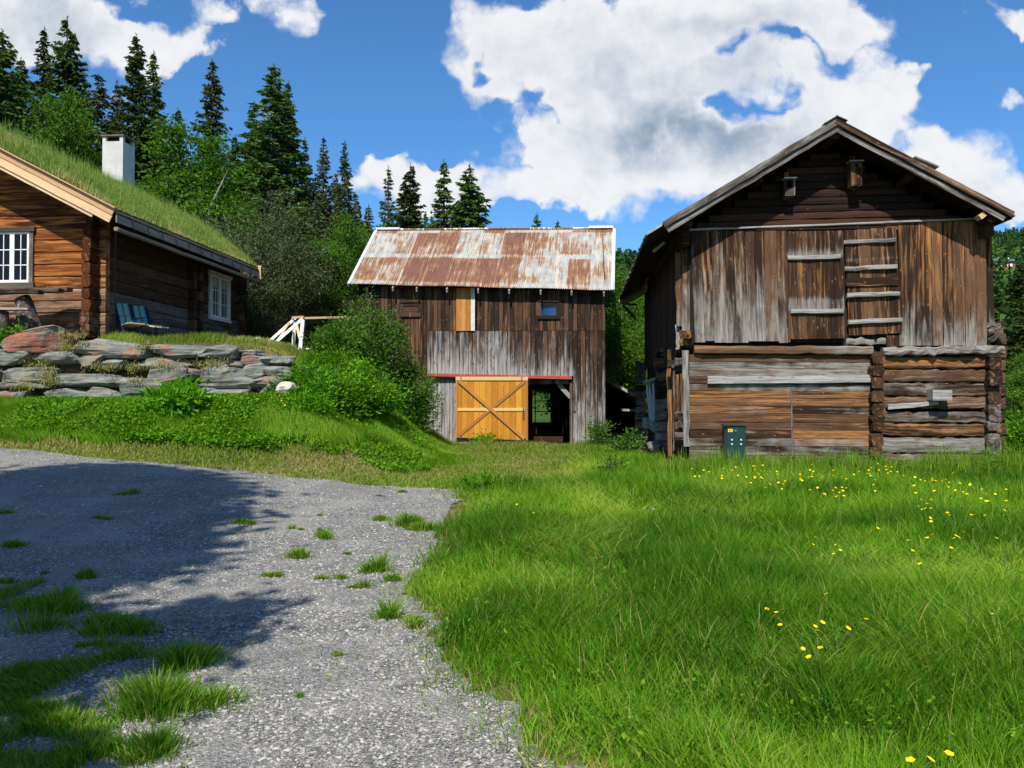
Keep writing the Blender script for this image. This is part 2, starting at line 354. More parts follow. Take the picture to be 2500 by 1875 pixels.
M['yellow'] = plain('yellow_sticker', rgb(.85, .6, .01), .5, .03, 5, .0)
M['amber'] = plain('orange_print', rgb(.6, .3, .01), .5, .03, 5, .0)
M['navy'] = plain('dark_blue_tube', rgb(.02, .025, .08), .35, .1, 5, .1)
M['cream'] = plain('cream_cushion', rgb(.55, .5, .36), .8, .1, 5, .1)
M['soil'] = plain('dry_soil', rgb(.075, .055, .035), .95, .3, 5, .8)
m, t = newmat('window_glass'); finish(t, rgb(.008, .009, .011), .08, None, .15); M['glass'] = m
m, t = newmat('curtain_fabric'); finish(t, rgb(.5, .5, .5), .9, None, .2); M['curtain'] = m
def stripes():
    m, t = newmat('striped_canvas'); x = t.sep(t.new('ShaderNodeTexCoord').outputs['Object'])
    q = t.m('FRACT', t.m('MULTIPLY', x[0], 1/.17)); q2 = t.m('FRACT', t.m('MULTIPLY', x[0], 1/.034))
    col = t.mix(t.ss(q2, .35, .6), rgb(.09, .27, .25), rgb(.22, .42, .40)); col = t.mix(t.ss(q, .8, .84), col, rgb(.01, .05, .09)); col = t.mix(t.ss(t.m('ABSOLUTE', x[0]), .17, .185), col, rgb(.008, .015, .055))
    finish(t, col, .8, None, .1); return m
M['stripes'] = stripes()
# ---------------------------------------------------------------- terrain
GY0 = 15.5
def g(X, Y):
    X = np.asarray(X, float); Y = np.asarray(Y, float)
    road = .085*np.clip(-X-2, 0, 14)*ss(Y, 5, 15)*(1-.0*Y)
    kk_ = ss(Y, 19.2, 20.6); mbk = ss(-X, 2.2-.5*kk_, 5.6+1.5*kk_)
    z = road + ss(Y, 15.6, 19.0)*np.clip(1.45-road, 0, 9)*mbk
    hard = ss(Y, 19.55, 19.95); soft = ss(Y, 18.8, 22.8); kx = ss(-X, 4.9, 5.9)
    z = z + (1.52+.28*ss(Y, 19.9, 21.8))*mbk*(hard*kx+soft*(1-kx))
    z = z + .13*np.clip(Y-31, 0, 70)*ss(-X, -1, 14)
    hs_ = .205+.03*ss(X/np.maximum(Y, 1), .3, .6)
    far = hs_*np.clip(Y-62, 0, 520)*(.93+.07*np.sin(X*.011+1)*np.cos(Y*.008))
    far = far-.1*np.clip(Y-560, 0, 500)
    z = z + far*ss(X+Y*.25, -30, 10)+ far*.7*(1-ss(X+Y*.25, -30, 10))
    z = z + .02*np.sin(X*1.7+Y*.6)*np.sin(Y*1.3-X*.4)*ss(Y, 3, 6) + .35*np.sin(X*.21)*np.sin(Y*.17)*ss(Y, 34, 50)
    z = z - .9*ss(X-.36*Y, 3.2, 14)*ss(Y, 16, 40)*4*ss(Y, 20, 60)
    return z
def g1(x, y): return float(g(x, y))
def ground_hit(px, py):
    d = ray(px, py); lo, hi = 1., 200.
    for k in range(4000):
        s_ = 1.+k*.05
        p = d*s_
        if p[2]+EYE < g1(p[0], p[1]): return float(p[0]), float(p[1])
    return float(p[0]), float(p[1])
def axis(lo, a, b, hi, st, gr=1.13):
    mid = list(np.arange(a, b+1e-6, st)); l = []; x = a; s_ = st
    while x > lo: s_ *= gr; x -= s_; l.append(x)
    r = []; x = b; s_ = st
    while x < hi: s_ *= gr; x += s_; r.append(x)
    return np.array(l[::-1]+mid+r)
gx = axis(-700, -16, 14, 900, .22); gy = axis(-60, 1.5, 33, 1100, .2)
GX, GYY = np.meshgrid(gx, gy); GZ = g(GX, GYY)
nx, ny = len(gx), len(gy); idx = np.arange(nx*ny).reshape(ny, nx)
quads = np.stack([idx[:-1, :-1], idx[:-1, 1:], idx[1:, 1:], idx[1:, :-1]], -1).reshape(-1, 4)
m, t = newmat('meadow_soil_and_turf'); co = t.new('ShaderNodeTexCoord').outputs['Object']
n = t.noise(co, .8, 8, .62); n2 = t.noise(co, 14, 6, .7); n3 = t.noise(co, .3, 3, .5)
xy = t.sep(co)
col = t.mix(t.ss(n, .4, .66), rgb(.075, .085, .02), rgb(.2, .13, .075)); col = t.mix(t.ss(n2, .45, .75), col, rgb(.09, .065, .03))
farg = t.mix(t.ss(t.noise(co, .05, 5, .6), .35, .65), rgb(.018, .045, .010), rgb(.05, .1, .02))
gl_ = t.m('ADD', t.m('ABSOLUTE', t.m('SUBTRACT', xy[0], 202.)), t.m('MULTIPLY', t.m('ABSOLUTE', t.m('SUBTRACT', xy[1], 300.)), .6))
farg = t.mix(t.ss(gl_, 62, 40), farg, rgb(.10, .24, .03))
col = t.mix(t.ss(xy[1], 34, 60), col, farg)
finish(t, col, .95, t.bump(n2, .6, .05), .1)
ground = npmesh('ground', np.stack([GX, GYY, GZ], -1).reshape(-1, 3), [quads], m, smooth=True); tag(ground, kind='structure')

# gravel yard: outline on the ground, rippled edge
def proj(X, Y, Z):
    f_ = Y*math.cos(PITCH)+(Z-EYE)*math.sin(PITCH); u_ = (Z-EYE)*math.cos(PITCH)-Y*math.sin(PITCH); return CX+F*X/f_, CY-F*u_/f_
def GH(px, py): return ground_hit(px, py)
right_edge = [(1330, 1930), (1290, 1875), (1215, 1800), (1120, 1700), (1040, 1630), (1022, 1560), (1040, 1500), (1015, 1440), (1035, 1400), (1050, 1340), (1062, 1290), (1100, 1240), (1115, 1207), (1100, 1196)]
far_edge = [(1000, 1191), (900, 1186), (800, 1173), (700, 1166), (560, 1147), (400, 1135), (250, 1120), (100, 1102), (0, 1096), (-200, 1085)]
RE = [GH(*q) for q in right_edge]; FE = [GH(*q) for q in far_edge]
edge_pts = [(2.2, -8.), (1.2, 1.5)]+RE+FE+[(-19, 15.6), (-22, 8), (-20, -8)]
EP = np.array(edge_pts)
def seg_dist(X, Y, poly, closed=True):
    n = len(poly); d = np.full(X.shape, 1e9)
    for i in range(n if closed else n-1):
        a = poly[i]; b = poly[(i+1) % n]; ab = b-a; L2 = ab@ab+1e-9
        tt = np.clip(((X-a[0])*ab[0]+(Y-a[1])*ab[1])/L2, 0, 1)
        d = np.minimum(d, np.hypot(X-a[0]-tt*ab[0], Y-a[1]-tt*ab[1]))
    return d
def inside(X, Y, poly):
    c = np.zeros(X.shape, bool); n = len(poly); j = n-1
    for i in range(n):
        xi, yi = poly[i]; xj, yj = poly[j]
        c ^= ((yi > Y) != (yj > Y)) & (X < (xj-xi)*(Y-yi)/(yj-yi+1e-12)+xi); j = i
    return c
def vnoise(X, Y, s=1., seed=0):
    """cheap smooth value noise"""
    X = np.asarray(X)*s+seed*17.3; Y = np.asarray(Y)*s+seed*9.1; xi = np.floor(X); yi = np.floor(Y); fx = X-xi; fy = Y-yi
    fx = fx*fx*(3-2*fx); fy = fy*fy*(3-2*fy)
    h = lambda a, b: np.modf(np.abs(np.sin(a*127.1+b*311.7+seed*74.7)*43758.5453))[0]
    return (h(xi, yi)*(1-fx)+h(xi+1, yi)*fx)*(1-fy)+(h(xi, yi+1)*(1-fx)+h(xi+1, yi+1)*fx)*fy
def gravel_d(X, Y):
    """signed distance inside the gravel (positive inside), with a ragged edge"""
    d = seg_dist(X, Y, EP); s_ = np.where(inside(X, Y, EP), d, -d)
    return s_+(vnoise(X, Y, 2.5, 3)-.5)*.35+(vnoise(X, Y, 8, 5)-.5)*.14
ax_ = np.arange(-22, 3, .07); ay_ = np.arange(-8, 17, .07)
AX, AY = np.meshgrid(ax_, ay_); dd = gravel_d(AX, AY)
ii = np.arange(AX.size).reshape(AX.shape)
ok = (dd[:-1, :-1] > 0)
q = np.stack([ii[:-1, :-1], ii[:-1, 1:], ii[1:, 1:], ii[1:, :-1]], -1)[ok]
used, inv = np.unique(q, return_inverse=True)
Vg = np.stack([AX, AY, g(AX, AY)+.012+.012*(vnoise(AX, AY, 1.2, 9)-.5)+.012*(vnoise(AX, AY, 7, 2)-.5)], -1).reshape(-1, 3)[used]
m, t = newmat('grey_gravel'); co = t.new('ShaderNodeTexCoord').outputs['Object']
def stones(sc_): 
    v = t.new('ShaderNodeTexVoronoi', feature='F1'); t.set(v.inputs['Vector'], t.vm('ADD', co, t.vm('MULTIPLY', t.noise(co, 60, 2, .5, out=1), (.012, .012, .012)))); v.inputs['Scale'].default_value = sc_
    e = t.vor(co, sc_, 'DISTANCE_TO_EDGE'); return v, e
v1, e1 = stones(48.); v2, e2 = stones(105.)
c1 = t.sepc(v1.outputs['Color'])[0]; c2 = t.sepc(v2.outputs['Color'])[1]
colA = t.mix(c1, rgb(.125, .122, .115), rgb(.41, .395, .36)); colB = t.mix(c2, rgb(.095, .092, .088), rgb(.37, .355, .325))
pick = t.ss(t.noise(co, 9, 4, .6), .42, .56)
col = t.mix(pick, colA, colB); gap = t.m('MINIMUM', t.ss(e1, 0, .05), t.m('ADD', .45, t.m('MULTIPLY', t.ss(e2, 0, .07), .55)))
col = t.mix(gap, rgb(.075, .075, .075), col)
trk = t.noise(t.vm('MULTIPLY', t.vm('ADD', co, t.vm('MULTIPLY', t.noise(co, .25, 2, .5, out=1), (2.5, 0, 0))), (1.7, .16, 1)), 1., 3, .5)
col = t.mix(t.m('MULTIPLY', t.ss(trk, .52, .68), .5), col, rgb(.30, .285, .25)); col = t.mix(t.m('MULTIPLY', t.ss(trk, .45, .32), .3), col, rgb(.10, .10, .1))
big = t.noise(co, .9, 6, .65); col = t.mix(t.m('MULTIPLY', t.ss(big, .47, .64), .55), col, rgb(.33, .31, .275)); col = t.mix(t.m('MULTIPLY', t.ss(big, .45, .33), .35), col, rgb(.12, .122, .125))
brown = t.ss(t.noise(t.vm('ADD', co, (31, 7, 0)), .55, 5, .6), .56, .7)
xs = t.sep(co); left = t.ss(xs[0], -1.6, -3.0)
col = t.mix(t.m('MULTIPLY', t.m('MULTIPLY', brown, t.ss(xs[1], 9, 5)), t.m('MULTIPLY', left, .75)), col, rgb(.16, .12, .075))
col = t.mix(t.m('MULTIPLY', t.ss(t.noise(t.vm('ADD', co, (3, 17, 0)), 1.6, 5, .6), .58, .68), .35), col, rgb(.27, .235, .18))
hgt = t.m('ADD', t.m('MULTIPLY', t.m('SUBTRACT', 1., v1.outputs['Distance']), .8), t.m('MULTIPLY', t.m('SUBTRACT', 1., v2.outputs['Distance']), .35))
finish(t, col, .85, t.bump(hgt, 1., .016), .3); M['gravel'] = m
yard = npmesh('gravel_yard', Vg, [inv.reshape(-1, 4)], m, smooth=True); tag(yard, kind='structure')

# loose stones of the gravel: real little chips, many close to the camera
def chips(n, ylo, yhi, smin, smax):
    Y = ylo+(yhi-ylo)*rng.random(n)**1.0; X = (rng.random(n)*1.6-.95)*.72*Y
    k = gravel_d(X, Y) > .02; X, Y = X[k], Y[k]; n = len(X)
    s_ = smin+(smax-smin)*rng.random(n)**2.5
    base = np.array([(1, 0, -.3), (.2, .95, -.2), (-.9, .45, -.3), (-.7, -.7, -.2), (.45, -.9, -.3), (.3, .15, .55), (-.25, -.15, .5)])
    fc = np.array([(0, 1, 5), (1, 2, 5), (2, 6, 5), (2, 3, 6), (3, 4, 6), (4, 0, 5), (4, 5, 6)])
    a = rng.random(n)*6.28; ca, sa = np.cos(a), np.sin(a)
    V = base[None]*(1+.3*rng.normal(size=(n, 7, 3)))*s_[:, None, None]*np.array([1, .75, .6])
    X2 = V[:, :, 0]*ca[:, None]-V[:, :, 1]*sa[:, None]; Y2 = V[:, :, 0]*sa[:, None]+V[:, :, 1]*ca[:, None]
    V = np.stack([X2+X[:, None], Y2+Y[:, None], V[:, :, 2]+(g(X, Y)+.014)[:, None]], -1)
    lc = np.repeat(np.stack([rng.random(n), rng.random(n), rng.random(n), np.ones(n)], -1)[:, None], 7, 1)
    return V.reshape(-1, 3), (fc[None]+np.arange(n)[:, None, None]*7).reshape(-1, 3), lc.reshape(-1, 4)
cs = [chips(60000, 2.6, 5.5, .005, .017), chips(46000, 5.5, 10, .007, .02), chips(20000, 10, 15.5, .01, .024), chips(260, 3, 13, .022, .04)]
off = 0; VV = []; FF = []; LL = []
for v, f_, l in cs: VV.append(v); FF.append(f_+off); LL.append(l); off += len(v)
m, t = newmat('stone_chips'); c = t.sepc(t.attr('lc').outputs['Color'])
col = t.mix(t.m('POWER', c[0], 1.5), rgb(.1, .098, .095), rgb(.45, .435, .40)); col = t.mix(t.ss(c[1], .97, .99), col, rgb(.27, .21, .15))
finish(t, col, .8, None, .3)
o = npmesh('gravel_stones', np.concatenate(VV), [np.concatenate(FF)], m, attrs={'lc': ('FLOAT_COLOR', np.concatenate(LL))}); tag(o, 'loose grey crushed stone scattered over the gravel yard', 'gravel', kind='stuff')

# ---------------------------------------------------------------- grass
def blades(X, Y, Z, h, wd, lean, bend, rn, dry, ground_n=None):
    n = len(X); ts = np.array([0, .38, .74, 1.]); wv = np.array([1, .85, .55, 0])
    lx, ly = np.cos(lean), np.sin(lean); fa = rng.random(n)*6.283; bx, by = np.cos(fa), np.sin(fa)
    Vs = []
    for k, q in enumerate(ts):
        hz = h*q*(1-.42*bend*q); hr = h*bend*q**1.8*.85
        cx = X+lx*hr; cy = Y+ly*hr; cz = Z+hz
        if k < 3:
            Vs.append(np.stack([cx-bx*wd*wv[k]/2, cy-by*wd*wv[k]/2, cz], -1)); Vs.append(np.stack([cx+bx*wd*wv[k]/2, cy+by*wd*wv[k]/2, cz], -1))
        else: Vs.append(np.stack([cx, cy, cz], -1))
    V = np.stack(Vs, 1).reshape(-1, 3); b = np.arange(n)[:, None]*7
    Q = np.concatenate([b+np.array([0, 1, 3, 2]), b+np.array([2, 3, 5, 4])]); T = b+np.array([4, 5, 6])
    lc = np.repeat(np.stack([rn, dry, np.zeros(n), np.ones(n)], -1)[:, None], 7, 1).reshape(-1, 4)
    return V, Q, T, lc
def grass_obj(name, parts, mat, parent=None):
    off = 0; VV, QQ, TT, LL = [], [], [], []
    for V, Q, T, l in parts: VV.append(V); QQ.append(Q+off); TT.append(T+off); LL.append(l); off += len(V)
    return npmesh(name, np.concatenate(VV), [np.concatenate(QQ), np.concatenate(TT)], mat, parent, {'lc': ('FLOAT_COLOR', np.concatenate(LL))}, True)
M['grass'] = leafmat('meadow_grass_blades', [rgb(.052, .165, .007), rgb(.135, .315, .011), rgb(.28, .45, .03), rgb(.50, .40, .13)], .45, rough=.45)
M['lawn'] = leafmat('lawn_grass_blades', [rgb(.085, .18, .014), rgb(.17, .27, .022), rgb(.28, .33, .05), rgb(.46, .34, .16)], .35, rough=.5)
M['turf'] = leafmat('roof_turf_blades', [rgb(.08, .19, .02), rgb(.16, .29, .035), rgb(.28, .38, .08), rgb(.5, .42, .2)], .35, rough=.5)
def sample(n, ylo, yhi, pw, half=.8):
    """points in the view wedge, denser near the camera"""
    u = rng.random(n)
    if pw == -1: Y = ylo*(yhi/ylo)**u
    else: Y = (ylo**(pw+1)+u*(yhi**(pw+1)-ylo**(pw+1)))**(1/(pw+1))
    return (rng.random(n)*2-1)*half*Y, Y
# meadow: everything right of the gravel, with trodden swathes and taller clumps
def meadow(n, ylo, yhi, pw, wmul=1.):
    X, Y = sample(n, ylo, yhi, pw)
    gd = gravel_d(X, Y)
    path = ss(Y, 13.2, 15.4)*ss(-X+.02*Y, -2.3-.0*Y, -.6)                  # towards the lawn strip
    lawnish = ss(Y, 14.6, 16.2)*ss(2.6-X, 0, 2.2)
    keep = ((gd < .0) & (rng.random(n) < .25+.75*ss(-gd, 0, .35)) | (gd >= 0) & (gd < .3) & (rng.random(n) < .12*(1-gd/.3))) & (X > -4.2) & (Y < 26.8) & (rng.random(n) > .62*lawnish) & ~((X > 3.7) & (Y > 18.1-.082*(X-4)))
    keep &= ~((X < -1) & (Y > 15.3)) | (rng.random(n) < .35)
    X, Y, gd, lawnish = X[keep], Y[keep], gd[keep], lawnish[keep]; n = len(X)
    big = vnoise(X, Y, .55, 1); mid = vnoise(X, Y, 1.6, 2); sm = vnoise(X, Y, 4.5, 6)
    h = .13+.24*big+.28*mid*sm; h *= .3+.7*ss(-gd+.25*(sm-.5), -.02, .8)
    h *= (1-.72*lawnish); h *= .45+.85*rng.random(n)**1.3
    # a band of lighter, flattened old grass running from the yard to the buildings
    fl = ss(1-np.abs(X-(.42+.05*Y)-.35*np.sin(Y*.7))/.75, 0, .8)*ss(Y, 4.4, 7)*(.35+.65*mid)
    fl2 = ss(vnoise(X, Y, .8, 12), .62, .85)
    corner = ss(1.0-np.hypot(X-.75, (Y-4.3)*.6)/1.1, 0, .7)
    fl = np.clip(fl+.6*fl2+.5*corner*mid, 0, 1)
    bend = np.clip(.2+.55*rng.random(n)+.6*fl, .05, 1.15); bend = np.where(lawnish > .5, .3+.4*rng.random(n), bend)
    lean = 6.283*vnoise(X, Y, 1.3, 8)+2.6*(rng.random(n)-.5)*2+.5
    wd = (.0032+.0042*rng.random(n))*(1+.075*Y)*wmul
    dry = np.where(rng.random(n) < .04+.28*fl+.2*lawnish+.25*ss(gd, -.35, 0), .35+.5*rng.random(n), .04*rng.random(n))
    rn = np.clip(.45*rng.random(n)+.95*(vnoise(X, Y, .7, 21)-.3)+.35*(vnoise(X, Y, 2.3, 22)-.5)+.35*fl+.15*lawnish, 0, 1)
    return blades(X, Y, g(X, Y)-.01, h, wd, lean, bend, rn, dry)
tag(grass_obj('meadow_grass', [meadow(330000, 2.7, 9, .35), meadow(400000, 9, 27, -.4)], M['grass']), 'long green meadow grass in front of the old log storehouse', 'grass', kind='stuff')
# short lawn strip between gravel and bank, running on to the barn
def banklim(px): return np.interp(px, [-600, 0, 300, 600, 800, 980, 1060, 1110, 1500], [1070, 1072, 1084, 1078, 1088, 1090, 1078, 900, 900])+6*np.sin(px*.031)+5*np.sin(px*.011)
def lawn(n):
    X = rng.uniform(-15, 3.2, n); Y = rng.uniform(13.2, 27.4, n); gd = gravel_d(X, Y)
    qx, qy = proj(X, Y, g(X, Y)); keep = ((gd < .03) | ((gd < .45) & (rng.random(n) < .10*(1-gd/.45)))) & (qy > banklim(qx)-12) & (vnoise(X, Y, 1.1, 33)*.8+rng.random(n)*.6 > .32+.2*ss(Y, 22, 15)*ss(X, -4, -1.5)*ss(3-X, 0, 2))
    X, Y, gd = X[keep], Y[keep], gd[keep]; n = len(X)
    edge = ss(-gd, 0, .5); h = (.035+.09*vnoise(X, Y, 1.3, 4)*rng.random(n)+.03*rng.random(n))*(1+1.2*ss(Y, 21, 26.5)+.9*ss(-X, 3, 6)*ss(Y, 15.6, 16.5))
    bare = ss(vnoise(X, Y, .9, 33), .45, .8)
    dry = np.where(rng.random(n) < .18+.45*bare*ss(24-Y, 0, 4), .4+.6*rng.random(n), .1*rng.random(n))
    h = h*(1+.8*ss(Y, 17.5, 22)*vnoise(X, Y, 2.1, 35))
    return blades(X, Y, g(X, Y)-.005, h, .011+.014*rng.random(n), rng.random(n)*6.28, .2+.5*rng.random(n), np.clip(rng.random(n)*.8+.1, 0, 1), dry)
tag(grass_obj('lawn_grass', [lawn(330000)], M['lawn']), 'short patchy lawn strip behind the gravel and before the barn door', 'grass', kind='stuff')
# tall bright grass on the bank and the thin grass on the terrace
def bank(n, x0, x1, y0, y1, hh, dr, lim=None, md=.3):
    X = rng.uniform(x0, x1, n); Y = rng.uniform(y0, y1, n); keep = vnoise(X, Y, 1.4, 41) > md*rng.random(n)*2
    if lim is not None: keep &= lim(X, Y)
    X, Y = X[keep], Y[keep]; qx, qy = proj(X, Y, g(X, Y)); kq = ((qy < banklim(qx)+4) | (Y > 19.5)) & ((X < -5) | (rng.random(len(X)) < ss(-X, .9, 3.2))); X, Y = X[kq], Y[kq]; n = len(X)
    h = hh*(.45+.55*vnoise(X, Y, 1.1, 5)+.4*rng.random(n))
    dry = np.where(rng.random(n) < dr, .4+.6*rng.random(n), .05*rng.random(n))
    h = h*np.where((X > -5) & (Y > 19), .45+.55*ss(-X, 1.2, 4), 1)
    return blades(X, Y, g(X, Y)-.01, h, .010+.012*rng.random(n), 6.28*vnoise(X, Y, .9, 14)+rng.random(n)*2, .15+.4*rng.random(n), np.clip(.25+.75*rng.random(n), 0, 1), dry)
below = lambda X, Y: (Y < 19.4) | (X > -5.3)
tag(grass_obj('bank_grass', [bank(120000, -15, -4, 15.9, 19.35, .3, .05), bank(190000, -5.6, -.9, 16.2, 27.2, .42, .06, lambda X, Y: Y < 27.3-.0*X)], M['grass']), 'tall bright grass on the bank below the stone wall', 'grass', kind='stuff')
tag(grass_obj('terrace_grass', [bank(20000, -16, -5.6, 19.9, 21.3, .07, .4), bank(16000, -10.8, -5.2, 20.3, 29.5, .2, .25, lambda X, Y: X > -10.45+.082*(Y-21)), bank(8000, -15, -5.7, 19.5, 20.3, .08, .8),
    bank(2600, -10.9, -7.6, 20.6, 21.5, .28, .1)], M['lawn']), 'thin yellow green grass along the top of the stone wall', 'grass', kind='stuff')
m, t = newmat('thin_pane')
gl = t.new('ShaderNodeBsdfGlossy'); gl.inputs['Roughness'].default_value = .05; gl.inputs[0].default_value = (.9, .95, 1, 1)
tp_ = t.new('ShaderNodeBsdfTransparent'); mx = t.new('ShaderNodeMixShader'); mx.inputs[0].default_value = .14
t.set(mx.inputs[1], tp_.outputs[0]); t.set(mx.inputs[2], gl.outputs[0]); o_ = t.new('ShaderNodeOutputMaterial'); t.set(o_.inputs[0], mx.outputs[0]); M['pane'] = m
def U_(a): return lambda f0, f1: None
def mbox(mb, mp, a0, a1, z0, z1, d0, d1, **kw):
    p, q = np.array(mp(a0, z0, d0)), np.array(mp(a1, z1, d1)); mb.box(np.minimum(p, q), np.maximum(p, q), **kw)
def casement(parent, mp, a0, a1, z0, z1, casing='whiteworn', sash='white', tr=.09, cols=2, rows=3, leaves=2, back=True, sill_drop=.12, curtain=False, depth=.1):
    c = MB()
    mbox(c, mp, a0, a0+tr, z0, z1, -.02, .05); mbox(c, mp, a1-tr, a1, z0, z1, -.02, .05)
    w_ = c.build('window', M[casing], parent)
    c = MB(); mbox(c, mp, a0-.05, a1+.05, z1, z1+tr, -.02, .08); c.build('lintel', M[casing], w_)
    c = MB(); mbox(c, mp, a0-.03, a1+.03, z0-sill_drop, z0, -.02, .07); c.build('sill', M[casing], w_)
    i0, i1 = a0+tr, a1-tr; L = (i1-i0)/leaves; fr = .062
    for k in range(leaves):
        s0, s1 = i0+k*L+.002, i0+(k+1)*L-.002; c = MB()
        mbox(c, mp, s0, s0+fr, z0, z1, -.03, .03); mbox(c, mp, s1-fr, s1, z0, z1, -.03, .03)
        mbox(c, mp, s0+fr, s1-fr, z0, z0+fr*1.2, -.03, .028); mbox(c, mp, s0+fr, s1-fr, z1-fr, z1, -.03, .028)
        for j in range(1, cols): x = s0+fr+(s1-s0-2*fr)*j/cols; mbox(c, mp, x-.011, x+.011, z0+fr, z1-fr, -.03, .022)
        for j in range(1, rows): z = z0+fr+(z1-z0-2*fr)*j/rows; mbox(c, mp, s0+fr, s1-fr, z-.012, z+.012, -.03, .018)
        c.build('sash', M[sash], w_)
    c = MB(); mbox(c, mp, i0+.01, i1-.01, z0+.02, z1-.02, .004 if not curtain else .014, .007 if not curtain else .017); c.build('pane', M['glass'] if not curtain else M['pane'], w_)
    if curtain:
        c = MB(); mbox(c, mp, i0, i1, z0, z1, .002, .004); c.build('unlit_room_backing', M['void'], w_)  # black sheet stands in for the unlit room behind the curtain
        c = MB()
        for k in range(leaves):
            s0 = i0+k*L; 
            mbox(c, mp, s0+.02, s0+L*.30, z0, z1-.05, .006, .009); mbox(c, mp, s0+L*.68, s0+L-.02, z0, z1-.05, .006, .009)
        mbox(c, mp, i0, i1, z1-.38, z1-.1, .0095, .0125)
        c.build('curtain', M['curtain'], w_)
    return w_

# ================================================================ cabin with turf roof
CF = Frame(-10.82, 21.2, 4.69)
cab = empty('log_cabin', CF.world(0, 0, 0), CF.ang)
tag(cab, 'brown log cabin with grass growing on its roof, above the stone wall', 'cabin')
uE, zT = CF.v(284, 508, -.9); _, zB = CF.v(284, 545, -.9); tpn = .515; RH = 4.65; uR = uE-RH
vEnd, _ = CF.u(632, 676, uE); vW = CF.u(598, 800, -.02)[0]
zc = 3.3
zd = lambda u: zT-.06+tpn*(RH-abs(u-uR))            # deck top
lh = .327
SUB = []
# gable logs
c = MB(); k = 0; z = zc
while z < zd(uR)-.25:
    zz = z+lh/2; rem = (zd(uR)-.16-z-lh*.75)/tpn; uR1 = min(0., uR+rem); uL = max(2*uR, uR-rem)
    if uR1-uL < .3: break
    low = z < zc+1.0
    for a, b in ((uL, uR1),):
        c.log((a, .1, zz), (b, .1, zz), E3[2], -E3[1], lh*.985, .2, seg=26, rnd=rng.random()*.8+(0.1), weather=(lambda q: .72) if low else (lambda q: .12+.55*max(0, (q-.93)/.07)), orange=.25 if low else .7, wob=.006, rounded=.34)
    z += lh; k += 1
c.build('wall', M['cabin'], cab)
# side wall logs (long wall facing right), rear wall, far wall
c = MB(); z = zc+.16
while z < zd(-.3)-.3:
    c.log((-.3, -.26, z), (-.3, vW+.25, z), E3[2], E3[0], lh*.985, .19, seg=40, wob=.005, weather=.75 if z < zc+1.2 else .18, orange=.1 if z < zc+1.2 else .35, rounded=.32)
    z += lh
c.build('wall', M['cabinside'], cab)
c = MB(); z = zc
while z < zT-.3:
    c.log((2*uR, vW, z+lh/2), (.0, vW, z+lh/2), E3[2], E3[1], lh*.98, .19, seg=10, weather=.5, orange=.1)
    c.log((2*uR+.3, -.2, z+lh/2+.16), (2*uR+.3, vW+.2, z+lh/2+.16), E3[2], -E3[0], lh*.98, .19, seg=10, weather=.5, orange=.1)
    z += lh
while z < zd(uR)-.25:
    rem = (zd(uR)-.16-z-lh*.7)/tpn
    if rem < .3: break
    c.log((uR-rem, vW, z+lh/2), (uR+rem, vW, z+lh/2), E3[2], E3[1], lh*.98, .19, seg=8, weather=.5, orange=.1); z += lh
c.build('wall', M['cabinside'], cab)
# stacked log ends at the front corner and where cross walls pass through
c = MB(); z = zc+.16
while z < zT-.2:
    c.log((-.3, -.36-rng.random()*.05, z), (-.3, .02, z), E3[2], E3[0], lh*.99, .24, seg=3, wob=.014, weather=.1+.5*(z < zc+.7), orange=.4, rnd=.1+.5*rng.random(), rounded=.42)
    z += lh
c.build('log_ends', M['cabin'], cab)
for va, vb in ((CF.u(478, 760, -.1)[0], 0), (vW, 0)):
    c = MB(); z = zc
    while z < zT-.4:
        for dv in ((0,) if va > vW-.5 else (-.22, .22)):
            c.log((-.3, va+dv, z+lh/2), (.0, va+dv, z+lh/2), E3[2], E3[1], lh*.97, .2, seg=2, wob=.02, weather=.1, orange=.15)
        z += lh
    c.build('log_ends', M['cabinside'], cab)
# stone footing, dark crawl space
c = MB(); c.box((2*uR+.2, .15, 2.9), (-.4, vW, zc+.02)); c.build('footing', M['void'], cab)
# roof deck, soffit, verge boards
c = MB(); zu = lambda u: zd(u)
for s_ in (1, -1):
    for k in range(int((vEnd+.9)/.16)):
        v = -.88+k*.16
        c.board((uR, v+.08, zd(uR)-.11), (uR+s_*RH, v+.08, zT-.06-.11), (0, .078, 0), (s_*tpn*.045, 0, .045), seg=3, weather=.2, orange=.3)
roof = c.build('roof', M['cabinside'], cab)
c = MB()
for uu in (-.3, uR/2-.4, uR, 1.5*uR+.4, 2*uR+.3):
    c.box((uu-.09, -.82, zd(uu)-.30), (uu+.09, .05, zd(uu)-.13), weather=.1, orange=.5)
c.build('purlin', M['cabin'], cab)
for s_ in (1, -1):
    sl_ = np.array((s_*RH, 0, -RH*tpn)); sln = sl_/np.linalg.norm(sl_); nn = np.array((s_*tpn, 0, 1.)); nn /= np.linalg.norm(nn)
    top = np.array((uR, -.90, zd(uR)+.05))
    for (off_, hh, vv, ext) in ((0., .20, -.935, 0.), (-.205, .20, -.915, 0.), (-.36, .13, -.88, -.5), (.015, .03, -.985, .02)):
        a = top+nn*(off_-hh/2); b = a+sln*(np.linalg.norm(sl_)+ext); a[1] = b[1] = vv+ (.02 if hh > .1 else .1)
        cc = MB(); cc.board(a, b, nn*hh/2, (0, -.028 if hh > .1 else -.14, 0), seg=14, wob=.002, weather=.1, orange=.15)
        # plumb cut at the eave
        cc.build('verge_board', M['fresh'], cab)
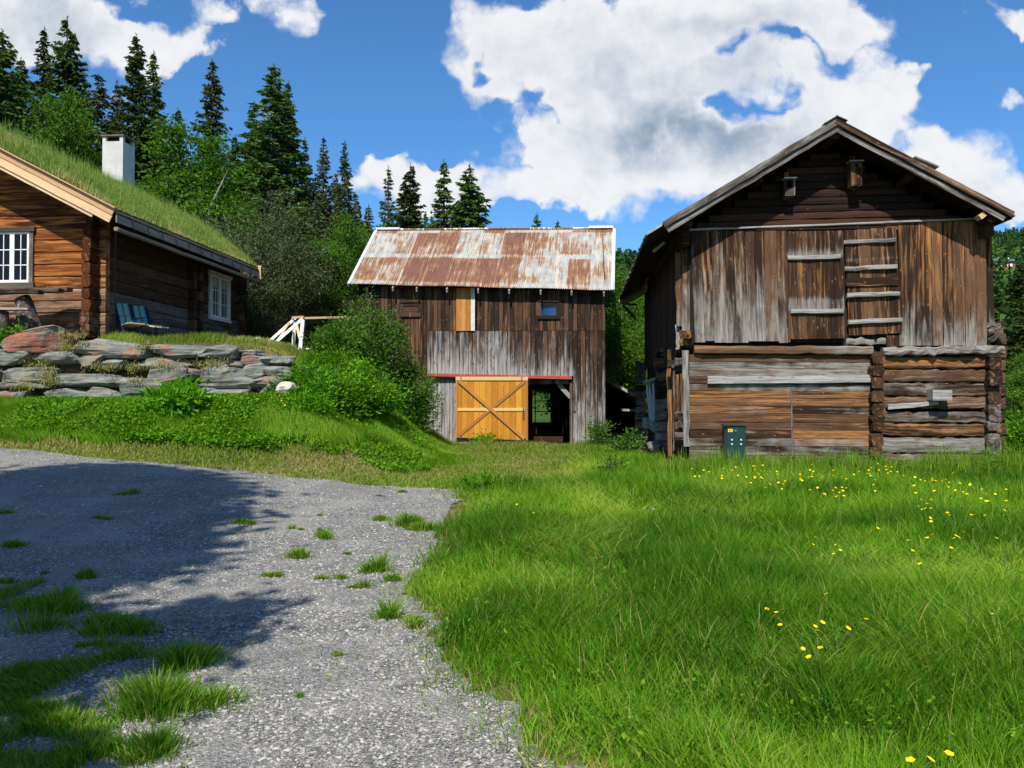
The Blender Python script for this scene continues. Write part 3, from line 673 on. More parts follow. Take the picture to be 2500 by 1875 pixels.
# eave of the long side
c = MB(); c.box((uE-.03, -.88, zT-.36), (uE+.0, vEnd, zT-.08), weather=.9, orange=.0, seg=20, wob=.003); c.build('turf_retainer', M['fascia'], cab)
c = MB(); c.log((uE-.03, -.86, zT-.52), (uE-.03, vEnd+.1, zT-.52), E3[2], E3[0], .10, .12, seg=16, weather=.5, orange=.3); gut = c.build('gutter', M['fascia'], cab)
c = MB()
for k in range(11):
    v = -.2+k*(vEnd)/10.8
    c.tube([(uE+.02, v, zT-.2), (uE+.07, v, zT-.34), (uE+.05, v, zT-.46), (uE-.02, v, zT-.48)], .013, k=4)
c.build('gutter_hooks', M['iron'], gut)
c = MB(); c.box((uE-.05, vEnd-.02, zT-.44), (uE+.08, vEnd+.02, zT+.02)); c.box((uE-.3, vEnd-.01, zT+.02), (uE+.1, vEnd+.06, zT+.05)); c.build('verge_board', M['fresh'], cab)
# rain chain at the corner
c = MB(); z = zT-.62; k = 0
while z > 3.5:
    a = (.022, 0) if k % 2 else (0, .022)
    pts = [(uE-.12+a[0]*math.cos(q), -.72+a[1]*math.cos(q), z+.038*math.sin(q)) for q in np.linspace(0, 6.283, 7)]
    c.tube(pts, .008, k=4, caps=False); z -= .055; k += 1
c.build('rain_chain', M['iron'], gut)
# turf
nu, nv = 60, 70; uu = np.linspace(uR-RH+.05, uR+RH-.03, nu); vv = np.linspace(-.87, vEnd-.03, nv)
UU, VVv = np.meshgrid(uu, vv); ed = np.minimum(RH-np.abs(UU-uR), 9); ev = np.minimum(VVv+.9, vEnd-VVv)
th = .05+.30*ss(ed, 0, 1.6)*ss(ev, -.15, .9)+.06*(vnoise(UU, VVv, 2.2, 5)-.5)*ss(ed, 0, .5)+.14*ss(VVv, 4, 9)*ss(ed, .1, 1.5)
TZ = zT-.06+tpn*(RH-np.abs(UU-uR))+th
def turf_z(u, v):
    ed = RH-np.abs(u-uR); ev = np.minimum(v+.9, vEnd-v)
    return zT-.06+tpn*(RH-np.abs(u-uR))+.05+.30*ss(ed, 0, 1.6)*ss(ev, -.15, .9)+.14*ss(v, 4, 9)*ss(ed, .1, 1.5)
idt = np.arange(nu*nv).reshape(nv, nu); q = np.stack([idt[:-1, :-1], idt[:-1, 1:], idt[1:, 1:], idt[1:, :-1]], -1).reshape(-1, 4)
V = np.stack([UU, VVv, TZ], -1).reshape(-1, 3); B = np.stack([UU, VVv, TZ-th-.05], -1).reshape(-1, 3); nT = len(V)
ring = np.concatenate([idt[0], idt[1:, -1], idt[-1, -2::-1], idt[-2:0:-1, 0]]); r2 = np.roll(ring, -1)
m, t = newmat('roof_turf_soil'); co = t.new('ShaderNodeTexCoord').outputs['Object']; n = t.noise(co, 3, 6, .65)
finish(t, t.mix(t.ss(n, .35, .65), rgb(.1, .14, .035), rgb(.2, .15, .07)), .95, t.bump(n, .8, .05), .1); M['turfsoil'] = m
turf = npmesh('turf', np.concatenate([V, B]), [q, np.stack([ring, r2, r2+nT, ring+nT], -1)], m, cab, smooth=True)
n = 90000; u = rng.uniform(uR-RH*.5, uR+RH-.02, n); v = rng.uniform(-.88, vEnd-.02, n)
mid_ = vnoise(u, v, 1.6, 3); dryr = np.where(rng.random(n) < .2+.7*ss(vnoise(u, v, 1.1, 19), .6, .85)+.3*ss(-(RH-np.abs(u-uR)), -.5, 0), .3+.7*rng.random(n), .1*rng.random(n))
tb = blades(u, v, turf_z(u, v)-.03, (.08+.16*rng.random(n)+.12*mid_)*(.5+.5*ss(RH-np.abs(u-uR), 0, .5)), .010+.011*rng.random(n), rng.random(n)*6.28, .15+.45*rng.random(n), np.clip(.15+.8*rng.random(n), 0, 1), dryr)
n = 13000; u = rng.uniform(uR-.8, uR+RH-.1, n); v = rng.uniform(-.8, vEnd-.1, n)
tb2 = blades(u, v, turf_z(u, v)-.03, (.2+.4*rng.random(n)**2)*(.6+.7*vnoise(u, v, 1.3, 8)), .006+.004*rng.random(n), rng.random(n)*6.28, .05+.25*rng.random(n), rng.random(n), .3*rng.random(n))
tag(grass_obj('roof_grass', [tb, tb2], M['turf'], turf), kind='stuff')
# chimney
cpx = CF.v(276, 430, 7.4); cu, cv = uR+.05, 7.55
du = .36; ct = CF.v(276, 330, cv-du)[1]; cu = (CF.v(251, 380, cv-du)[0]+CF.v(301, 380, cv-du)[0])/2; du = (CF.v(301, 380, cv-du)[0]-CF.v(251, 380, cv-du)[0])/2
ch = MB(); ch.box((cu-du, cv-du, ct-2.4), (cu+du, cv+du, ct-.23)); chim = ch.build('chimney', M['plaster'], cab)
ch = MB()
for a in (-1, 1):
    for b in (-1, 1): ch.box((cu+a*du-.13*(a > 0), cv+b*du-.13*(b > 0), ct-.23), (cu+a*du+.13*(a < 0), cv+b*du+.13*(b < 0), ct-.05))
ch.build('corner_blocks', M['plaster'], chim)
ch = MB(); ch.box((cu-du*.8, cv-du*.8, ct-.3), (cu+du*.8, cv+du*.8, ct-.222)); ch.build('flue_top', M['void'], chim)
ch = MB(); ch.box((cu-du*.62, cv-du*.62, ct-.225), (cu+du*.62, cv+du*.62, ct-.052)); ch.build('flue_shade_block', M['void'], chim)  # black block added as the shade inside the openings under the cap
ch = MB(); ch.box((cu-du-.05, cv-du-.05, ct-.05), (cu+du+.05, cv+du+.05, ct+.0)); ch.build('cap_slab', M['slab'], chim)
# windows
a1, z1 = CF.v(84, 566, 0); a1b, z0 = CF.v(84, 690, 0)
casement(cab, lambda a, z, d: (a, -d, z), a1-1.22, a1, z0, z1, casing='greyw', sash='white', tr=.12, cols=2, rows=3, leaves=2, sill_drop=.14)
va, zt = CF.u(510, 665, -.2); vb, zt2 = CF.u(560, 690, -.2); _, zb = CF.u(510, 772, -.2)
casement(cab, lambda a, z, d: (-.19+d, a, z), va, vb, zb, zt-.04, casing='whiteworn', sash='white', tr=.13, cols=2, rows=3, leaves=2, sill_drop=.1, curtain=True)

# ================================================================ barn with rusty corrugated roof
BF = Frame(3.19, 27.3, 5.0)
barn = empty('corrugated_roof_barn', BF.world(0, 0, 0), BF.ang)
tag(barn, 'tall grey brown board barn with a rusty corrugated iron roof', 'barn')
uL = BF.v(874, 760, 0)[0]; vr = 3.0; vb_ = 6.3
def BZ(px, py, v=0): return BF.v(px, py, v)
EL, ER, RL, RR = BZ(855, 692, -.4), BZ(1493, 707, -.4), BZ(920, 563, vr), BZ(1497, 559, vr)
def roofp(s_, q): 
    a = np.array([EL[0]*(1-s_)+ER[0]*s_, -.4+0*s_, EL[1]*(1-s_)+ER[1]*s_]); b = np.array([RL[0]*(1-s_)+RR[0]*s_, vr+0*s_, RL[1]*(1-s_)+RR[1]*s_]); return a*(1-q)+b*q
W9 = ER[0]-EL[0]; slen = math.hypot(vr+.4, RL[1]-EL[1]); ncor = int(W9/.076)*6+1
S_, Q_ = np.meshgrid(np.linspace(0, 1, ncor), np.linspace(0, 1, 15)); pp = roofp(S_.ravel(), Q_.ravel()).T
nrm = np.array([0, -(RL[1]-EL[1]), vr+.4]); nrm /= np.linalg.norm(nrm)
row2 = (Q_.ravel() < .47); 
pp = pp+nrm*(np.sin(S_.ravel()*W9/.076*2*np.pi)*.014-.012*row2+.006*np.sin(S_.ravel()*31)*np.sin(Q_.ravel()*9))[:, None]
pp[:, 2] += .012*np.sin(S_.ravel()*W9*2.1)*(Q_.ravel() < .02)
idr = np.arange(S_.size).reshape(S_.shape); qf = np.stack([idr[:-1, :-1], idr[:-1, 1:], idr[1:, 1:], idr[1:, :-1]], -1).reshape(-1, 4)
m, t = newmat('rusty_corrugated_iron'); bc = t.sep(t.attr('bc').outputs['Vector']); bcv = t.attr('bc').outputs['Vector']
shx = t.m('FLOOR', t.m('DIVIDE', bc[0], .83)); row = t.m('FLOOR', t.m('ADD', t.m('DIVIDE', bc[1], slen*.47), 0.))
wn = t.new('ShaderNodeTexWhiteNoise'); wn.noise_dimensions = '3D'; t.set(wn.inputs['Vector'], t.xyz(shx, row, 3.7)); wr = wn.outputs['Value']
st = t.noise(t.vm('MULTIPLY', bcv, (12, .9, 1)), 1., 6, .68, .4); st2 = t.noise(t.vm('MULTIPLY', bcv, (26, 3.2, 1)), 1., 5, .65, .3); lo = t.noise(t.vm('MULTIPLY', bcv, (1.1, 1.3, 1)), 1., 4, .6)
inrow = t.m('FRACT', t.m('DIVIDE', bc[1], slen*.47)); fx = t.m('FRACT', t.m('DIVIDE', bc[0], .83))
edge = t.m('MULTIPLY', t.ss(fx, 0, .07), t.ss(fx, 1., .9)); topfade = t.ss(inrow, 1.0, .55)
cv_ = t.m('ADD', t.m('ADD', t.m('MULTIPLY', t.m('SUBTRACT', st, .5), 3.0), t.m('MULTIPLY', t.m('SUBTRACT', lo, .5), 1.8)), t.m('MULTIPLY', t.m('SUBTRACT', wr, .5), 1.1))
cv_ = t.m('ADD', cv_, t.m('SUBTRACT', t.m('ADD', t.m('MULTIPLY', edge, .3), t.m('MULTIPLY', t.m('SUBTRACT', st2, .5), .9)), .2))
cv_ = t.m('SUBTRACT', cv_, t.m('MULTIPLY', t.ss(t.m('ABSOLUTE', t.m('SUBTRACT', inrow, .08)), .12, .0), .45))
rust = t.ss(cv_, -.52, .05); deep = t.ss(cv_, .12, .5)
zinc = t.mix(t.ss(t.noise(t.vm('MULTIPLY', bcv, (5, 1.5, 1)), 1., 4, .6), .35, .65), rgb(.38, .41, .42), rgb(.6, .57, .46))
rcol = t.mix(t.ss(st2, .35, .65), rgb(.17, .075, .035), rgb(.33, .18, .09)); rcol = t.mix(deep, rcol, t.mix(t.ss(lo, .4, .6), rgb(.13, .052, .038), rgb(.17, .078, .052)))
col = t.mix(rust, zinc, rcol); finish(t, col, t.m('ADD', .5, t.m('MULTIPLY', rust, .35)), None, .4, t.m('MULTIPLY', t.m('SUBTRACT', 1., rust), .35)); M['rust'] = m
broof = npmesh('roof', pp, [qf], m, barn, {'bc': ('FLOAT_VECTOR', np.stack([S_.ravel()*W9, Q_.ravel()*slen, 0*S_.ravel()], -1))}, True)
c = MB()
c.poly([(RL[0], vr, RL[1]), (RR[0], vr, RR[1]), (RR[0], vb_+.3, RR[1]-(RL[1]-EL[1])), (RL[0], vb_+.3, EL[1])], [(0, 1, 2, 3)]); c.build('rear_roof', M['galv'], barn)
for A, B_ in ((EL, RL), (ER, RR)):
    c = MB(); s_ = -1 if A is EL else 1
    a = np.array((A[0]+s_*.02, -.45, A[1]-.04)); b = np.array((B_[0]+s_*.02, vr, B_[1]-.02))
    c.board(a, b, (.035, 0, 0), nrm*.05, seg=4, wob=.001); 
    c.board(a+np.array((s_*.05, 0, -.02)), b+np.array((s_*.05, 0, -.02)), nrm*.06, (s_*.02, 0, 0), seg=4, wob=.001)
    bb = c.build('verge_board', M['white'], barn)
c = MB(); a = np.array((RL[0], vr, RL[1]+.03)); b = np.array((RR[0], vr, RR[1]+.03)); c.tube(np.linspace(a, b, 14)+rng.normal(0, .006, (14, 3)), .045, k=8); c.build('ridge_cap', M['rust'], broof)
c = MB(); c.board(a, a+(b-a)*.1, (0, .09, 0), (0, 0, .07), seg=1, wob=0); c.board(b-(b-a)*.1, b, (0, .09, 0), (0, 0, .08), seg=1, wob=0); c.build('ridge_end_cap', M['white'], broof)
# rafters
zeave = lambda u: EL[1]+(ER[1]-EL[1])*(u-EL[0])/W9
for px in (960, 1018, 1092, 1168, 1244, 1320, 1396, 1474):
    u = BZ(px, 716, -.3)[0]; z = zeave(u)-.21
    c = MB(); c.board((u, -.36, z-.02), (u, 1.5, z-.02+1.86*(RL[1]-EL[1])/(vr+.4)), (.028, 0, 0), (0, -.05, .12), seg=3, weather=.9, orange=.1); c.build('rafter', M['greyw'], barn)
zb0 = -.35
def bcol(px, tier):
    x = (px-880)/600
    if tier == 0: return (.15+.12*rng.random(), .25+.35*rng.random())
    if x < .62: return (.62+.25*rng.random(), .12)
    return (.38+.2*rng.random(), .3)
ux = uL; tiers = []
up, lowm, fr_ = MB(), MB(), MB()
uo0, zo1 = BZ(1289, 938); uo1, _ = BZ(1391, 938); uw0, zw1 = BZ(1321, 746); uw1, zw0 = BZ(1358, 769)
uf0, uf1, uf2 = BZ(1114, 760)[0], BZ(1150, 760)[0], BZ(1160, 760)[0]
zsplit = lambda px: BZ(px, 807)[1]; 
while ux < -.02:
    wdt = .105+.06*rng.random(); u1 = min(ux+wdt, 0.); uc = (ux+u1)/2; hw = (u1-ux)/2-.004; px = 1478+(uc)*70
    ztop = zeave(uc)-.02; zs = BZ(px, 807)[1] if px > 1042 else BZ(px, 925)[1]
    fresh = uf0-.05 < uc < uf2+.02
    wg, og = bcol(px, 0)
    def col_piece(mbx, za, zb, wgt, ogt, dv=0.):
        if za-zb > .05: mbx.board((uc, dv, za), (uc, dv, zb), (hw, 0, 0), (0, -.022-.006*rng.random(), 0), weather=wgt, orange=ogt, wob=.002)
    if not fresh:
        if uw0-.03 < uc < uw1+.03: col_piece(up, ztop, zw1, wg, og); col_piece(up, zw0, zs, wg, og)
        else: col_piece(up, ztop, zs, wg, og)
    if px > 1042:
        wl, ol = bcol(px, 1)
        if px < 1397: zbm = BZ(px, 918)[1]; f_ = (lambda q, wl=wl: wl*.75+.45*q**1.5); col_piece(lowm, zs-.006, zbm, f_, ol, .012)
        else: col_piece(lowm, zs-.006, BZ(px, 1086)[1]-.1, lambda q, wl=wl: .3+.5*q, ol, .012)
    if px > 1040 and px < 1397:
        zt_ = BZ(px, 922)[1]
        if uc < uo0-.02: col_piece(lowm, zt_, zb0, .85, .1, .012)
        elif uc < uo1: col_piece(lowm, zt_, zo1, .55, .3, .012)
    if px <= 1042: col_piece(lowm, zs, zb0, .55, .2, .012)
    ux = u1+.002
up.build('wall', M['barn'], barn); lowm.build('wall', M['barn'], barn)
c = MB(); zz_ = zeave(uf0)-.02; zz0 = BZ(1130, 808)[1]
for k in range(3): a = uf0+(uf1-uf0)*(k+.5)/3; c.board((a, -.03, zz_), (a, -.03, zz0), ((uf1-uf0)/6-.003, 0, 0), (0, -.025, 0), weather=.0, orange=.5, wob=.001)
c.build('new_boards', M['doorbrace'], barn)
c = MB(); c.board(((uf1+uf2)/2, -.03, zz_), ((uf1+uf2)/2, -.03, zz0), ((uf2-uf1)/2, 0, 0), (0, -.035, 0), weather=1, orange=0, wob=.001); c.build('pale_batten', M['whiteworn'], barn)
# side and rear walls, loft floor, ground floor
c = MB()
zr = lambda v: EL[1]+(RL[1]-EL[1])*(v+.4)/(vr+.4) if v < vr else RL[1]-(RL[1]-EL[1])*(v-vr)/(vb_+.3-vr)
for uu_ in (uL+.04, -.03):
    v = .06
    while v < vb_:
        c.board((uu_, v+.07, zr(v+.07)-.12), (uu_, v+.07, zb0), (0, .068, 0), (-.02 if uu_ < -1 else .02, 0, 0), weather=.5, orange=.2); v += .142
u = uL; wu0, wz1 = BF.v(1307, 952, vb_); wu1, wz0 = BF.v(1345, 1031, vb_)
while u < 0:
    uc = u+.08; zt_ = zr(vb_)-.1
    if wu0-.08 < uc < wu1+.08: c.board((uc, vb_, zt_), (uc, vb_, wz1), (.0805, 0, 0), (0, .02, 0)); c.board((uc, vb_, wz0), (uc, vb_, zb0), (.0805, 0, 0), (0, .02, 0))
    else: c.board((uc, vb_, zt_), (uc, vb_, zb0), (.0805, 0, 0), (0, .02, 0))
    u += .16
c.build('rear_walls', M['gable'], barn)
c = MB(); c.box((uL+.1, .1, BZ(1300, 900)[1]), (-.1, vb_-.05, BZ(1300, 900)[1]+.1)); c.build('loft_floor', M['gable'], barn)
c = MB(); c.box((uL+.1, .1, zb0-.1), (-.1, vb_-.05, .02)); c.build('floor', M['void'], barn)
c = MB(); 
for q in (.33, .66): mz = wz0+(wz1-wz0)*q; c.box((wu0-.05, vb_-.05, mz-.02), (wu1+.05, vb_-.01, mz+.02))
for uu_ in (wu0-.02, wu1-.02): c.box((uu_, vb_-.05, wz0), (uu_+.04, vb_-.01, wz1))
c.build('window', M['gable'], barn)
c = MB(); a0 = BF.v(1291, 1066, 1.0); c.box((a0[0], .9, .02), (BF.v(1374, 1066, .9)[0], 1.3, a0[1])); c.build('threshold_beam', M['gable'], barn)
# door frame post, brace, track
c = MB(); c.board((uo1+.05, -.01, zo1+.1), (uo1+.05, -.01, zb0), (.05, 0, 0), (0, -.05, 0), weather=.6, orange=.5); c.build('door_post', M['old'], barn)
c = MB(); c.board((uo1-.38, .1, zo1), (uo1+.02, .1, zo1-.45), (.05, 0, .05), (0, .06, 0), weather=.8); c.build('corner_brace', M['greyw'], barn)
a, b = BZ(1047, 912), BZ(1396, 919)
c = MB(); c.board((a[0], -.04, a[1]-.05), (b[0], -.04, b[1]-.05), (0, 0, .055), (0, -.13, 0), seg=6, wob=.001); c.build('door_track', M['redpaint'], barn)
c = MB(); c.box((a[0]+.02, -.15, a[1]-.17), (b[0], -.05, a[1]-.115)); c.build('track_shadow_strip', M['iron'], barn)  # dark bar put in as the shadow line below the track
# small windows
def old_frame(px0, px1, py0, py1, blocked):
    a0, z1_ = BZ(px0, py0); a1_, z0_ = BZ(px1, py1); c = MB()
    for q0, q1, zz0, zz1, d in ((a0-.1, a1_+.1, z1_+.12, z1_+.18, .06), (a0-.12, a1_+.12, z0_-.14, z0_-.02, .07), (a0-.17, a0, z0_-.02, z1_+.12, .03), (a1_, a1_+.16, z0_-.02, z1_+.12, .03), (a0, a1_, z1_, z1_+.12, .03)):
        c.box((q0, -d-.02, zz0), (q1, -.0, zz1), weather=.2, orange=.3)
    w_ = c.build('window', M['barn'], barn)
    c = MB()
    if blocked:
        c.box((a0, -.03, z0_-.02), (a1_, -.02, z1_), weather=.1); c.build('shutter', M['barn'], w_)
    else: c.box((a0-.02, .03, z0_-.03), (a1_+.02, .035, z1_+.02)); c.build('pane', M['glassblue'], w_)
m, t = newmat('blue_glass'); finish(t, rgb(.012, .05, .15), .08, None, .9); M['glassblue'] = m
old_frame(1321, 1358, 746, 769, False); old_frame(985, 1020, 748, 764, True)
# sliding door
dv = -.12
DF = lambda px, py: BF.v(px, py, dv)
d0, dz1 = DF(1113, 922); d1, _ = DF(1289, 922); dz0 = DF(1113, 1068)[1]; dz0r = DF(1289, 1075)[1]
nb = 12; c = MB()
for k in range(nb):
    a = d0+(d1-d0)*(k+.5)/nb; c.board((a, dv, dz1-.02), (a, dv, dz0+(dz0r-dz0)*(k+.5)/nb), ((d1-d0)/nb/2-.002, 0, 0), (0, -.024, 0), weather=lambda q: .1+.7*q**5, orange=.4, wob=.001)
door = c.build('sliding_door', M['door'], barn)
def bar(a, b, w_, mat, th, name, dv_=dv-.03, seg=5):
    a = np.array((a[0], dv_, a[1])); b = np.array((b[0], dv_, b[1])); d = (b-a)/np.linalg.norm(b-a); W = np.array((-d[2], 0, d[0]))*w_/2
    c = MB(); c.board(a, b, W, (0, -th, 0), seg=seg, wob=.001, weather=.1, orange=.3); c.build(name, M[mat], door)
bar((d0+.12, dz1-.12), (d1-.12, dz0r+.06), .115, 'doorbrace', .035, 'brace', dv-.052)
bar((d0+.12, dz0+.08), (d1-.12, dz1-.14), .115, 'doorbrace', .022, 'brace', dv-.028)
zmid = DF(1200, 1000)[1]; bar((d0+.06, zmid), (d1-.1, zmid), .105, 'doorlight', .026, 'rail', dv-.025)
bar((d0, dz1-.035), (d1, dz1-.045), .13, 'doorlight', .03, 'rail', dv-.027)
bar((d0+.035, dz1-.1), (d0+.035, dz0), .075, 'doorbrace', .026, 'stile', dv-.026); bar((d1-.035, dz1-.1), (d1-.035, dz0r), .075, 'doorbrace', .026, 'stile', dv-.026)
c = MB(); hz = zmid-.2
c.tube([(d1-.15, dv-.06, zmid+.05), (d1-.15, dv-.11, zmid+.03), (d1-.15, dv-.11, zmid-.25), (d1-.15, dv-.06, zmid-.28)], .02, k=6); c.box((d1-.18, dv-.06, zmid-.12), (d1-.12, dv-.05, zmid+.08)); c.build('handle', M['galv'], door)
for px in (1126, 1274):
    a = DF(px, 925)[0]; c = MB(); c.box((a-.025, dv-.075, dz1-.1), (a+.025, dv-.06, dz1+.12)); c.build('roller_hanger', M['galv'], door)
c = MB(); a, zz_ = BZ(1402, 1002); c.box((a-.1, -.07, zz_-.01), (a+.06, -.05, zz_+.015)); c.box((a-.05, -.06, zz_-.05), (a-.03, -.05, zz_+.03)); c.build('latch', M['greyw'], barn)
# lean-to shed beyond the barn
SHF = Frame(3.19, 27.3, 5.0)
shed = empty('lean_to_shed', BF.world(0, 3, 0), BF.ang); tag(shed, 'low black open shed with a sloping pale roof edge between the barn and the storehouse', 'shed')
p0 = BF.v(1470, 922, 3.0); p1 = BF.v(1562, 972, 3.0)
c = MB(); sd_ = np.array((p1[0]-p0[0], 0, p1[1]-p0[1])); sd_ /= np.linalg.norm(sd_); nn = np.array((-sd_[2], 0, sd_[0]))
for k in range(18): c.board(np.array((p0[0]-.3, .1+k*.25, p0[1]+.17-.05)), np.array((p1[0]+.2, .1+k*.25, p1[1]-.1-.05)), (0, .122, 0), nn*.03, seg=3, weather=.8)
c.build('roof', M['greyw'], shed)
c = MB(); c.board((p0[0]+.5, -.03, p0[1]-.27-.0), (p1[0]+.1, -.03, p1[1]-.06), nn*.055, (0, -.03, 0), seg=4, weather=1., orange=0); c.build('verge_board', M['greyw'], shed)
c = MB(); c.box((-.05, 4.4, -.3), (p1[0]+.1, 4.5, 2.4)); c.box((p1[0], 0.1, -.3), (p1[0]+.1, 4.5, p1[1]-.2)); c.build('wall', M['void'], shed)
q0 = BF.v(1515, 1001, 3.05); q1 = BF.v(1560, 1002, 3.05); c = MB(); c.board((q0[0], .05, q0[1]), (q1[0], .05, q1[1]), (0, 0, .045), (0, .05, 0), weather=1); c.build('rail', M['greyw'], shed)
# ================================================================ old two-storey storehouse
SF = Frame(4.04, 18.2, 4.69)
sto = empty('log_storehouse', SF.world(0, 0, 0), SF.ang)
tag(sto, 'large dark weathered log and board storehouse with a gable, standing in meadow grass', 'storehouse')
def X3(x, y): return 1480+x*.54255, 250+y*.54255            # position read off an enlarged view -> photo pixel
def S(px, py, v=0.): return SF.v(px, py, v)
def S3(x, y, v=0.): return SF.v(*X3(x, y), v)
VO = -.72                                                      # front of the gable overhang
ap = S(2042, 291, VO); lf = S(1617, 545, VO); rt = S(2475, 520, VO)
uA, zA = ap; tl = (zA-lf[1])/(uA-lf[0]); tr_ = (zA-rt[1])/(rt[0]-uA); LEN = 12.7
zroof = lambda u: zA-(tl*(uA-u) if u < uA else tr_*(u-uA))
uEl = -1.0; uEr = rt[0]+.03
vEndS = SF.u(1518, 738, uEl)[0]; LEN = min(14., max(11., vEndS))
# roof boards
c = MB(); v = VO+.02
while v < LEN:
    wv_ = .11+.06*rng.random()
    c.board((uA, v+wv_, zA-.06), (uEl-.04*rng.random(), v+wv_, zroof(uEl)-.06), (0, wv_-.003, 0), (-.02, 0, .035), seg=4, wob=.006, weather=.85, orange=.1)
    c.board((uA, v+wv_, zA-.06), (uEr+.05*rng.random(), v+wv_, zroof(uEr)-.06), (0, wv_-.003, 0), (.02, 0, .035), seg=4, wob=.006, weather=.7, orange=.2)
    v += wv_*2
sroof = c.build('roof', M['greyw'], sto)
c = MB(); v = VO+.06
while v < LEN-.05:
    c.board((uA, v+.1, zA-.075), (uEl+.03, v+.1, zroof(uEl)-.075), (0, .098, 0), (-.012, 0, -.02), seg=1, wob=0, weather=.05, orange=.05)
    c.board((uA, v+.1, zA-.075), (uEr-.03, v+.1, zroof(uEr)-.075), (0, .098, 0), (.012, 0, -.02), seg=1, wob=0, weather=.05, orange=.05); v += .2
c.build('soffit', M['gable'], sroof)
c = MB()
for (u_, h_) in ((uA, .22), (-.1, .2), (6.35, .2), (1.5, .16), (4.7, .16)):
    zz_ = zroof(u_)-.28; c.log((u_, -.62 if h_ > .19 else -.5, zz_), (u_, LEN-.2, zz_), E3[2], E3[0], h_, h_, seg=12, weather=.3, orange=.2)
c.build('purlins', M['gable'], sto)
c = MB(); cc = S3(1702, 517, -.66); c.board((cc[0], -.66, cc[1]), (cc[0], -.45, cc[1]), (.05, 0, .04), (-.07, 0, .085), seg=1, wob=0, weather=1, orange=.3); c.build('batten_end', M['fresh'], sto)
# verge boards: an upper and a lower one on each slope
def verge(s_, dz, h, v, ln, mat, wg, og, wobb=.004, th=.035):
    t_ = tl if s_ < 0 else tr_; d = np.array((s_*1., 0, -t_)); d /= np.linalg.norm(d); n = np.array((s_*t_, 0, 1.)); n /= np.linalg.norm(n)
    L0 = ((uA-lf[0]) if s_ < 0 else (rt[0]-uA))*math.sqrt(1+t_*t_)+ln
    a = np.array((uA, v, zA))+n*(dz-h/2); b = a+d*L0; c = MB(); c.board(a, b, n*h/2, (0, -th, 0), seg=16, wob=wobb, weather=wg, orange=og); return c.build('verge_board', M[mat], sto)
verge(-1, .02, .145, VO, 0, 'greyw', .55, .1); verge(-1, -.125, .12, VO+.05, -.02, 'greyw', .55, .2)
verge(1, .02, .13, VO, 0, 'old', .45, .5); verge(1, -.12, .12, VO+.05, -.1, 'greyw', .6, .5)
c = MB()
c.board((uA-.26, VO+.05, zA-.11), (uA+.02, VO+.05, zA+.05), (0, .12, 0), (-.01, 0, .02), seg=1); c.board((uA-.02, VO+.15, zA+.06), (uA+.22, VO+.15, zA-.06), (0, .2, 0), (.01, 0, .02), seg=1)
c.box((uA-.1, VO+.2, zA-.02), (uA+.1, LEN, zA+.03), seg=12); c.build('ridge_boards', M['greyw'], sto)
c = MB(); a = SF.v(*X3(1375, 255), VO+.3)
c.board((a[0], VO+.4, a[1]-.0), (a[0]+.5, VO+.4, a[1]-.24), (0, .25, 0), (.02, 0, .03), seg=2, wob=.01); c.build('loose_roof_board', M['greyw'], sroof)
# gable logs
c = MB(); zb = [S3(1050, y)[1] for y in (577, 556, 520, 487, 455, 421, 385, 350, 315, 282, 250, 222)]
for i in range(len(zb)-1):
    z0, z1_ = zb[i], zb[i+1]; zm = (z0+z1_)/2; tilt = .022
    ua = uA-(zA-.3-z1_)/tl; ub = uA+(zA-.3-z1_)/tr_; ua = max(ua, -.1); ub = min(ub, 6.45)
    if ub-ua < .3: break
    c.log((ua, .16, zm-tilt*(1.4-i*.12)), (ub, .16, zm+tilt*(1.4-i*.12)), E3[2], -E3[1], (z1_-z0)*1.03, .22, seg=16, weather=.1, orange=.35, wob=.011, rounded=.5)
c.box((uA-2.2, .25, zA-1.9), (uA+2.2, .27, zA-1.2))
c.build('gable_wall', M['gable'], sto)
# ledge over the boards
a = S3(372, 574, -.1); b = S3(1690, 523, -.1); c = MB(); c.board((a[0], -.05, a[1]), (b[0], -.05, b[1]), (0, 0, .022), (0, -.07, 0), seg=12, wob=.003, weather=1., orange=0); c.build('ledge_board', M['greyw'], sto)
# end grain of the top beams at both corners
c = MB()
a = S3(357, 612, -.25); c.log((a[0], -.3, a[1]), (a[0], .3, a[1]), E3[2], E3[0], .42, .19, seg=2, weather=.05, orange=.0)
a = S3(1716, 566, -.3); c.log((a[0], -.34, a[1]), (a[0], .3, a[1]), E3[2], E3[0], .38, .2, seg=2, wob=.03, weather=.2, orange=.05)
c.build('beam_ends', M['gable'], sto)
